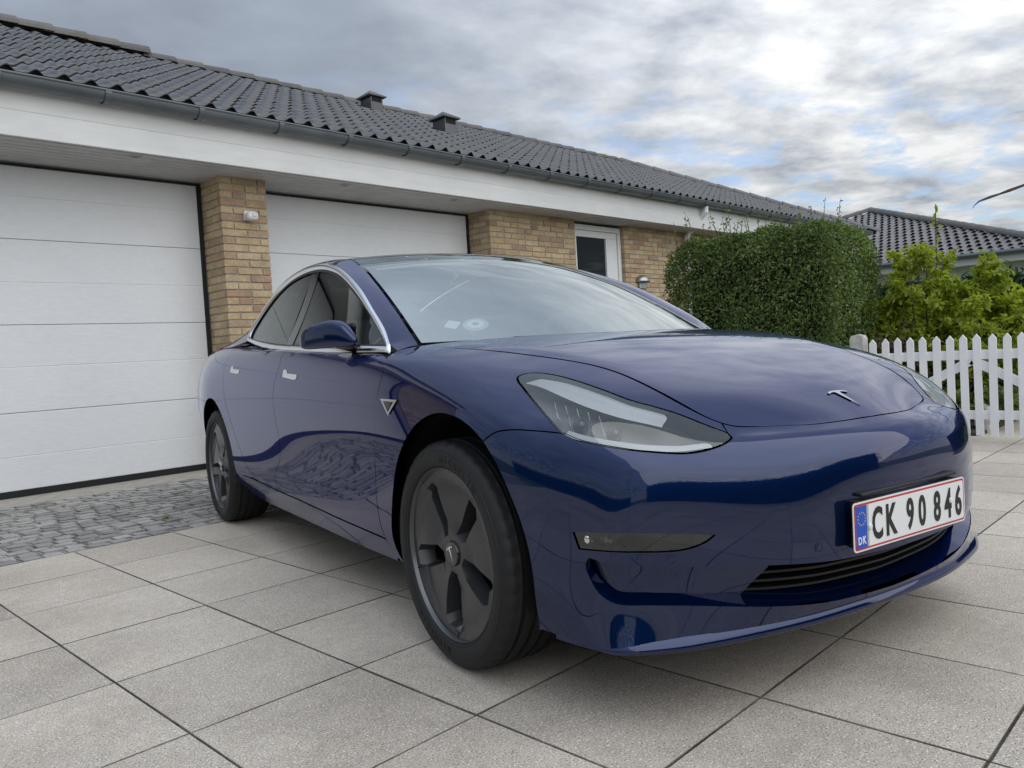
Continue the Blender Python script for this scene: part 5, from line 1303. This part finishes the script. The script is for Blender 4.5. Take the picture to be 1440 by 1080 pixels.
# --- number plate
pl = empty('number_plate', (.868, 0, .431), car)
M['plate'] = simple('plate_white', (.80, .81, .80), .35, var=.03); M['plate_red'] = simple('plate_red', (.50, .035, .04), .4); M['plate_blue'] = simple('plate_blue', (.012, .085, .50), .4); M['ink'] = simple('plate_ink', (.010, .010, .010), .45); M['star'] = simple('star_yellow', (.75, .55, .03), .4)
def rrect(w, h, r_, x, n=5):
    P = []
    for cx, cz, a0 in ((w/2-r_, h/2-r_, 0), (-w/2+r_, h/2-r_, 90), (-w/2+r_, -h/2+r_, 180), (w/2-r_, -h/2+r_, 270)):
        for k in range(n): a = rad(a0+90*k/(n-1)); P.append((x, cx+r_*math.cos(a), cz+r_*math.sin(a)))
    return P
def prc_(name, pts, dx, mat, off):
    mb = MB(); mb.prism([(off+x, y, z+.431) for x, y, z in pts], (dx, 0, 0)); return mb.build(name, mat, pl, at=WL[pl.name])
mb = MB(); mb.box(.832, .862, -.222, .235, .372, .4915, .004); mb.box(.828, .856, -.20, .235, .499, .508, .003); mb.build('plate_holder', M['plastic'], pl, at=WL[pl.name])
prc_('backing', rrect(.505, .121, .010, 0), .0018, M['plate'], .863); prc_('red_border', rrect(.497, .113, .008, 0), .0008, M['plate_red'], .8645); prc_('plate_face', rrect(.487, .103, .006, 0), .0008, M['plate'], .8652)
bl = [(0, y, z) for y, z in ((-.2435, -.0515), (-.2435, .0515), (-.2000, .0515), (-.2000, -.0515))]; prc_('country_band', bl, .0007, M['plate_blue'], .8657)
prc_('grey_strip', [(0, y, z) for y, z in ((-.1998, -.0515), (-.1998, .0515), (-.192, .0515), (-.192, -.0515))], .0005, simple('hologram_strip', (.42, .44, .42), .25), .8657)
def text_part(txt, size, xsc, y, z, mat, off, parent, name, bold=0.0, ang=None):
    cu = bpy.data.curves.new('t', 'FONT'); cu.body = txt; cu.size = size; cu.align_x = 'CENTER'; cu.align_y = 'CENTER'; cu.extrude = .0005; cu.offset = bold; cu.resolution_u = 4
    o = bpy.data.objects.new('t', cu); C.objects.link(o); dg = bpy.context.evaluated_depsgraph_get(); me = bpy.data.meshes.new_from_object(o.evaluated_get(dg)); bpy.data.objects.remove(o)
    V = np.array([v.co[:] for v in me.vertices]); V[:, 0] -= (V[:, 0].max()+V[:, 0].min())/2; V[:, 1] -= (V[:, 1].max()+V[:, 1].min())/2
    for v, c in zip(me.vertices, V): v.co = Vector((off+c[2], y+c[0]*xsc, z+c[1]))
    me.name = name; me.materials.clear(); me.materials.append(mat); return me
for ch, y, xs in (('C', -.157, .60), ('K', -.096, .64), ('9', -.014, .62), ('0', .041, .62), ('8', .112, .62), ('4', .165, .62), ('6', .217, .62)):
    me = text_part(ch, .108, xs, y, 0, M['ink'], .8668, pl, 'character', bold=.0030)
    for v in me.vertices: v.co.z += .431; v.co -= WL[pl.name]
    obj('character', me, pl, WL[pl.name])
for ch, y in (('D', -.2305), ('K', -.2125)):
    me = text_part(ch, .026, .80, y, -.033, M['plate'], .8668, pl, 'letter', bold=.0006)
    for v in me.vertices: v.co.z += .431; v.co -= WL[pl.name]
    obj('letter', me, pl, WL[pl.name])
sm = MB()
for k in range(12):
    a = 2*math.pi*k/12; cy, cz = -.2217+.0155*math.sin(a), .431+.020+.0155*math.cos(a)
    sm.prism([(.8665, cy+(.0026 if j % 2 == 0 else .0011)*math.sin(math.pi*j/5), cz+(.0026 if j % 2 == 0 else .0011)*math.cos(math.pi*j/5)) for j in range(10)], (.0004, 0, 0))
sm.build('star_ring', M['star'], pl, at=WL[pl.name])
for y in (-.191, .176): blob([((.8685, y, .428 if y < 0 else .437), .004, .0075, .0075)], 'fixing_cap', M['plate'], pl)

# --- wheels
def wheel(xw, sg, steer=0.0):
    y0 = .795*sg*-1 if sg == 1 else .795
    root = empty('wheel', (xw, -.795*sg, .331), car); root.rotation_euler = (0, 0, 0)
    s = -sg    # outward direction along y
    def P(r_, a, th): return (r_*math.cos(th), s*a, r_*math.sin(th))
    prof = [(.250, .100), (.2535, .107), (.2575, .1105), (.2585, .1122), (.2600, .1122), (.2610, .1115), (.270, .1165), (.292, .1175), (.3005, .1158), (.3015, .1172), (.3030, .1168), (.3040, .1145), (.308, .113), (.319, .106), (.3255, .098), (.3285, .088), (.3285, .0885-.0105)]
    tread = []
    for c in (.062, .021, -.021, -.062): tread += [(.331, c+.007), (.3235, c+.0055), (.3235, c-.0055), (.331, c-.007)]
    back = [(r_, -a) for r_, a in prof[::-1]]
    pf = prof+tread+back; nseg = 168; V = []; F = []
    for k in range(nseg):
        th = 2*math.pi*k/nseg
        for r_, a in pf:
            if .3186 < r_ < .3292 and abs(a) > .077 and k % 4 == 0: r_ -= .004
            V.append(P(r_, a, th))
    n = len(pf)
    for k in range(nseg):
        for i in range(n-1): F.append((k*n+i, k*n+i+1, ((k+1) % nseg)*n+i+1, ((k+1) % nseg)*n+i))
    if s == 1: F = [f[::-1] for f in F]
    me = mesh('tyre', V, F, M['rubber'], smooth=True); smooth_by_angle(me, 32); ty = obj('tyre', me, root, WL[root.name])
    def lathe(name, prof, mat, par, seg=96, ang=40):
        V = []; F = []; n = len(prof)
        for k in range(seg):
            for r_, a in prof: V.append(P(r_, a, 2*math.pi*k/seg))
        for k in range(seg):
            for i in range(n-1): F.append((k*n+i, k*n+i+1, ((k+1) % seg)*n+i+1, ((k+1) % seg)*n+i))
        if s == 1: F = [f[::-1] for f in F]
        me = mesh(name, V, F, mat, smooth=True); smooth_by_angle(me, ang); return obj(name, me, par, WL[root.name])
    WL[ty.name] = WL[root.name]
    # raised sidewall lettering
    if sg == 1:
        txt = 'MICHELIN'
        for rep, start in ((0, 88), (1, -92)):
            for k, ch in enumerate(txt):
                me = text_part(ch, .030, .95, 0, 0, M['rubber'], 0, None, 'letter', bold=.0004); th = rad(start-k*5.6)
                for v in me.vertices:
                    ly, lz = v.co.y, v.co.z; rr = .281+lz; tt = th-ly/.281
                    v.co = Vector(P(rr, .1178+v.co.x*1.0, tt))
                obj('raised_letter', me, ty, WL[root.name])
    rim = lathe('rim', [(.2515, .102), (.2515, .1065), (.2490, .1080), (.2468, .1055), (.2455, .098), (.232, .075), (.222, .03), (.218, -.05), (.235, -.095)], M['rim_lip'], root)
    WL[rim.name] = WL[root.name]
    lathe('barrel', [(.05, .02), (.215, .015), (.219, .05)], M['liner'], root)
    # cover: five blades with scoops between them
    def cover_a(r_): return .0925+.010*math.sin(min(1, r_/.245)*math.pi*.9)-.010*(1-r_/.245)
    RO = .2445
    outer = [np.array((RO*math.cos(a), RO*math.sin(a))) for a in np.linspace(0, 2*math.pi, 120, endpoint=False)]
    tear = [(.050, -.014), (.080, -.038), (.182, -.058), (.205, -.044), (.2075, -.004), (.188, .012), (.10, .0135), (.056, .0125)]
    tear_l = [q for i in range(8) for q in cr([np.array(tear[i]), np.array(tear[(i+1) % 8])], .008)[:-1]]
    hs = []
    for k in range(5):
        a = rad(54+72*k+2); hs.append([np.array((u*math.cos(a)-v*sg*math.sin(a)*1.0, u*math.sin(a)+v*sg*math.cos(a))) for u, v in [(q[0]*1.05, q[1]*1.08) for q in tear_l]])
    L2 = [np.array(outer)]+[np.array(h) for h in hs]; gx, gy = np.meshgrid(np.arange(-.24, .24, .011), np.arange(-.24, .24, .011)); G = np.stack([gx.ravel(), gy.ravel()], 1); ok = inside(G, L2[0])
    for h in L2[1:]: ok &= ~inside(G, h)
    G = G[ok]
    for l in L2: G = G[near_dist(G, l) > .005]
    pts = [tuple(p) for l in L2 for p in l]+[tuple(p) for p in G]; ed = []; o_ = 0; rings = []
    for l in L2: m_ = len(l); ed += [(o_+i, o_+(i+1) % m_) for i in range(m_)]; rings.append(range(o_, o_+m_)); o_ += m_
    r_ = delaunay_2d_cdt([Vector(p) for p in pts], ed, [], 0, 1e-7); V2 = np.array([tuple(v) for v in r_[0]]); T = np.array([f for f in r_[2] if len(f) == 3]); cen = V2[T].mean(1); ok = inside(cen, L2[0])
    for h in L2[1:]: ok &= ~inside(cen, h)
    T = T[ok]; V = []
    def blade(x, z):     # each blade is pitched: high at one edge, falling to the other
        rr = math.hypot(x, z); a = math.degrees(math.atan2(z, x)); ph = ((a-56)*sg % 72)/72; w = max(0, min(1, (rr-.05)/.05))*max(0, min(1, (.243-rr)/.03))
        return cover_a(rr)-.016*w*(1-ph)**1.3*1.15
    for x, z in V2: V.append((x, s*blade(x, z), z))
    F = []
    for t in T:
        a, b_, c = V2[t[0]], V2[t[1]], V2[t[2]]; cr_ = (b_[0]-a[0])*(c[1]-a[1])-(b_[1]-a[1])*(c[0]-a[0]); f = tuple(t) if (cr_ < 0) == (s == 1) else (t[0], t[2], t[1]); F.append(f)
    new_of = {q: i for i, orig in enumerate(r_[3]) for q in orig}
    for k, rg in enumerate(rings):
        ids = [new_of[i] for i in rg]; m_ = len(ids); base = len(V); dd = .012 if k == 0 else .050
        for i in ids: x, y, z = V[i]; V.append((x, y, z))
        for i in ids:
            x, y, z = V[i]
            if k: cx, cz = np.mean([V2[j] for j in ids], 0); x2, z2 = cx+(x-cx)*.80, cz+(z-cz)*.80
            else: x2, z2 = x, z
            V.append((x2, y-s*dd, z2))
        for j in range(m_): f = (base+j, base+(j+1) % m_, base+m_+(j+1) % m_, base+m_+j); F.append(f)
    me = mesh('wheel_cover', V, F, M['rim'], smooth=True); smooth_by_angle(me, 30); cov = obj('wheel_cover', me, root, WL[root.name])
    # radial seams out to the rim between neighbouring blades
    for k in range(5):
        sm_ = MB(); a = rad(54+72*k+2); pth_ = []
        for u in np.linspace(.217, .244, 5): x, z = u*math.cos(a+sg*.012), u*math.sin(a+sg*.012); pth_.append((x, s*(blade(x, z)+.0008), z))
        sm_.tube(pth_, .0016, 5); sm_.build('blade_seam', M['liner'], root, at=(0, 0, 0)).location = (0, 0, 0)
    # the alloy spokes behind the scoops and the disc
    sp_ = MB()
    for k in range(5):
        a = rad(54+36+72*k); d = Vector((math.cos(a), 0, math.sin(a))); t_ = Vector((-math.sin(a), 0, math.cos(a)))
        sp_.prism([Vector((0, s*.052, 0))+d*.03-t_*.03, Vector((0, s*.052, 0))+d*.225-t_*.022, Vector((0, s*.052, 0))+d*.225+t_*.022, Vector((0, s*.052, 0))+d*.03+t_*.03], (0, -s*.03, 0))
    q = sp_.build('spokes', M['rim_dark'], root, at=(0, 0, 0)); q.location = (0, 0, 0)
    cap = lathe('hub_cap', [(.0365, .078), (.0365, .092), (.034, .0955), (.0001, .0975)], M['gloss_black'], root, 40); WL[cap.name] = WL[root.name]
    em = MB(); em.prism([(a*.040*(-s)*-1, s*.0976, b_*.040) for a, b_ in EMB], (0, s*.0008, 0)); q = em.build('cap_emblem', M['chrome'], cap, at=(0, 0, 0)); q.location = (0, 0, 0); q.rotation_euler = (0, rad(-25), 0)
    if steer: root.rotation_euler[2] = steer
wheel(0, 1); wheel(0, -1); wheel(-2.845, 1); wheel(-2.845, -1)

# --- cabin
def rbox(name, x0, x1, y0, y1, z0, z1, mat, bev=.05, rot=0, parent=car):
    mb = MB(); mb.box(-(x1-x0)/2, (x1-x0)/2, -(y1-y0)/2, (y1-y0)/2, -(z1-z0)/2, (z1-z0)/2, bev)
    me = mesh(name, mb.V, mb.F, mat, smooth=True); smooth_by_angle(me, 50); o = obj(name, me, parent, ((x0+x1)/2, (y0+y1)/2, (z0+z1)/2)); o.rotation_euler[1] = rot; return o
rbox('dashboard', -.95, -.45, -.70, .70, .72, .905, M['trim_in'], .05)
rbox('dash_trim', -.99, -.93, -.68, .68, .80, .84, simple('pale_wood_trim', (.34, .30, .25), .5), .01)
rbox('centre_screen', -1.00, -.985, -.185, .185, .86, 1.07, M['gloss_black'], .005, rad(-8))
for y in (-.37, .37):
    rbox('front_seat', -1.75, -1.25, y-.25, y+.25, .45, .62, M['seat'], .06); rbox('seat_back', -1.92, -1.78, y-.25, y+.25, .55, 1.12, M['seat'], .06, rad(-16)); rbox('head_restraint', -2.02, -1.92, y-.13, y+.13, 1.12, 1.29, M['seat'], .04, rad(-12))
rbox('rear_seat', -2.85, -2.70, -.62, .62, .55, 1.08, M['seat'], .06, rad(-20))
for y in (-.4, 0, .4): rbox('head_restraint', -2.93, -2.85, y-.12, y+.12, 1.06, 1.17, M['seat'], .03)
V = []; F = []
for i in range(36):
    a = 2*math.pi*i/36
    for j in range(10):
        e = 2*math.pi*j/10; rr = .18+.016*math.cos(e); V.append((-1.02+.016*math.sin(e)-rr*math.sin(a)*.35, .37+rr*math.cos(a), .90+rr*math.sin(a)*.93))
for i in range(36):
    for j in range(10): F.append((i*10+j, ((i+1) % 36)*10+j, ((i+1) % 36)*10+(j+1) % 10, i*10+(j+1) % 10))
sw = obj('steering_wheel', mesh('steering_wheel', V, F, M['seat'], smooth=True), car)
mb = MB(); mb.box(-1.05, -1.0, .20, .54, .88, .92, .01); mb.box(-1.06, -.98, .31, .43, .84, .95, .02); mb.build('steering_spoke', M['seat'], sw, at=(0, 0, 0)).location = (0, 0, 0)
rbox('rear_view_mirror', -1.10, -1.06, -.11, .11, 1.235, 1.295, M['gloss_black'], .012)
rbox('cabin_floor', -2.9, -.5, -.75, .75, .22, .30, M['trim_in'], .02)
# parking disc and permit inside the lower right corner of the windscreen
def on_glass(t, s, pts, name, mat, off=-.006):
    p = top(t, s); e = 2e-3; du = top(t+e, s)-top(t-e, s); dv = top(t, s+e)-top(t, s-e); du /= np.linalg.norm(du); n = np.cross(dv, du); n /= np.linalg.norm(n); n *= np.sign(n[2]); dv = np.cross(du, n)
    V = [p+dv*a+du*b_+n*off for a, b_ in pts]; return obj(name, mesh(name, V, [tuple(range(len(V)))], mat), WSO)
circ = lambda r_: [(r_*math.cos(2*math.pi*k/28), r_*math.sin(2*math.pi*k/28)) for k in range(28)]
M['disc_w'] = simple('disc_white', (.80, .86, .84), .5); M['disc_g'] = simple('disc_grey', (.22, .27, .27), .5)
on_glass(.50, -.70, circ(.050), 'parking_disc', M['disc_g'], -.009); on_glass(.50, -.70, circ(.046), 'parking_disc', simple('disc_pale', (.50, .57, .56), .5), -.0075); on_glass(.50, -.70, circ(.031), 'parking_disc', M['disc_w'], -.006); on_glass(.50, -.70, circ(.013), 'parking_disc', M['disc_g'], -.0045)
on_glass(.53, -.80, [(-.035, 0), (0, -.035), (.035, .005), (.0, .04)], 'windscreen_sticker', M['disc_w'], -.008)
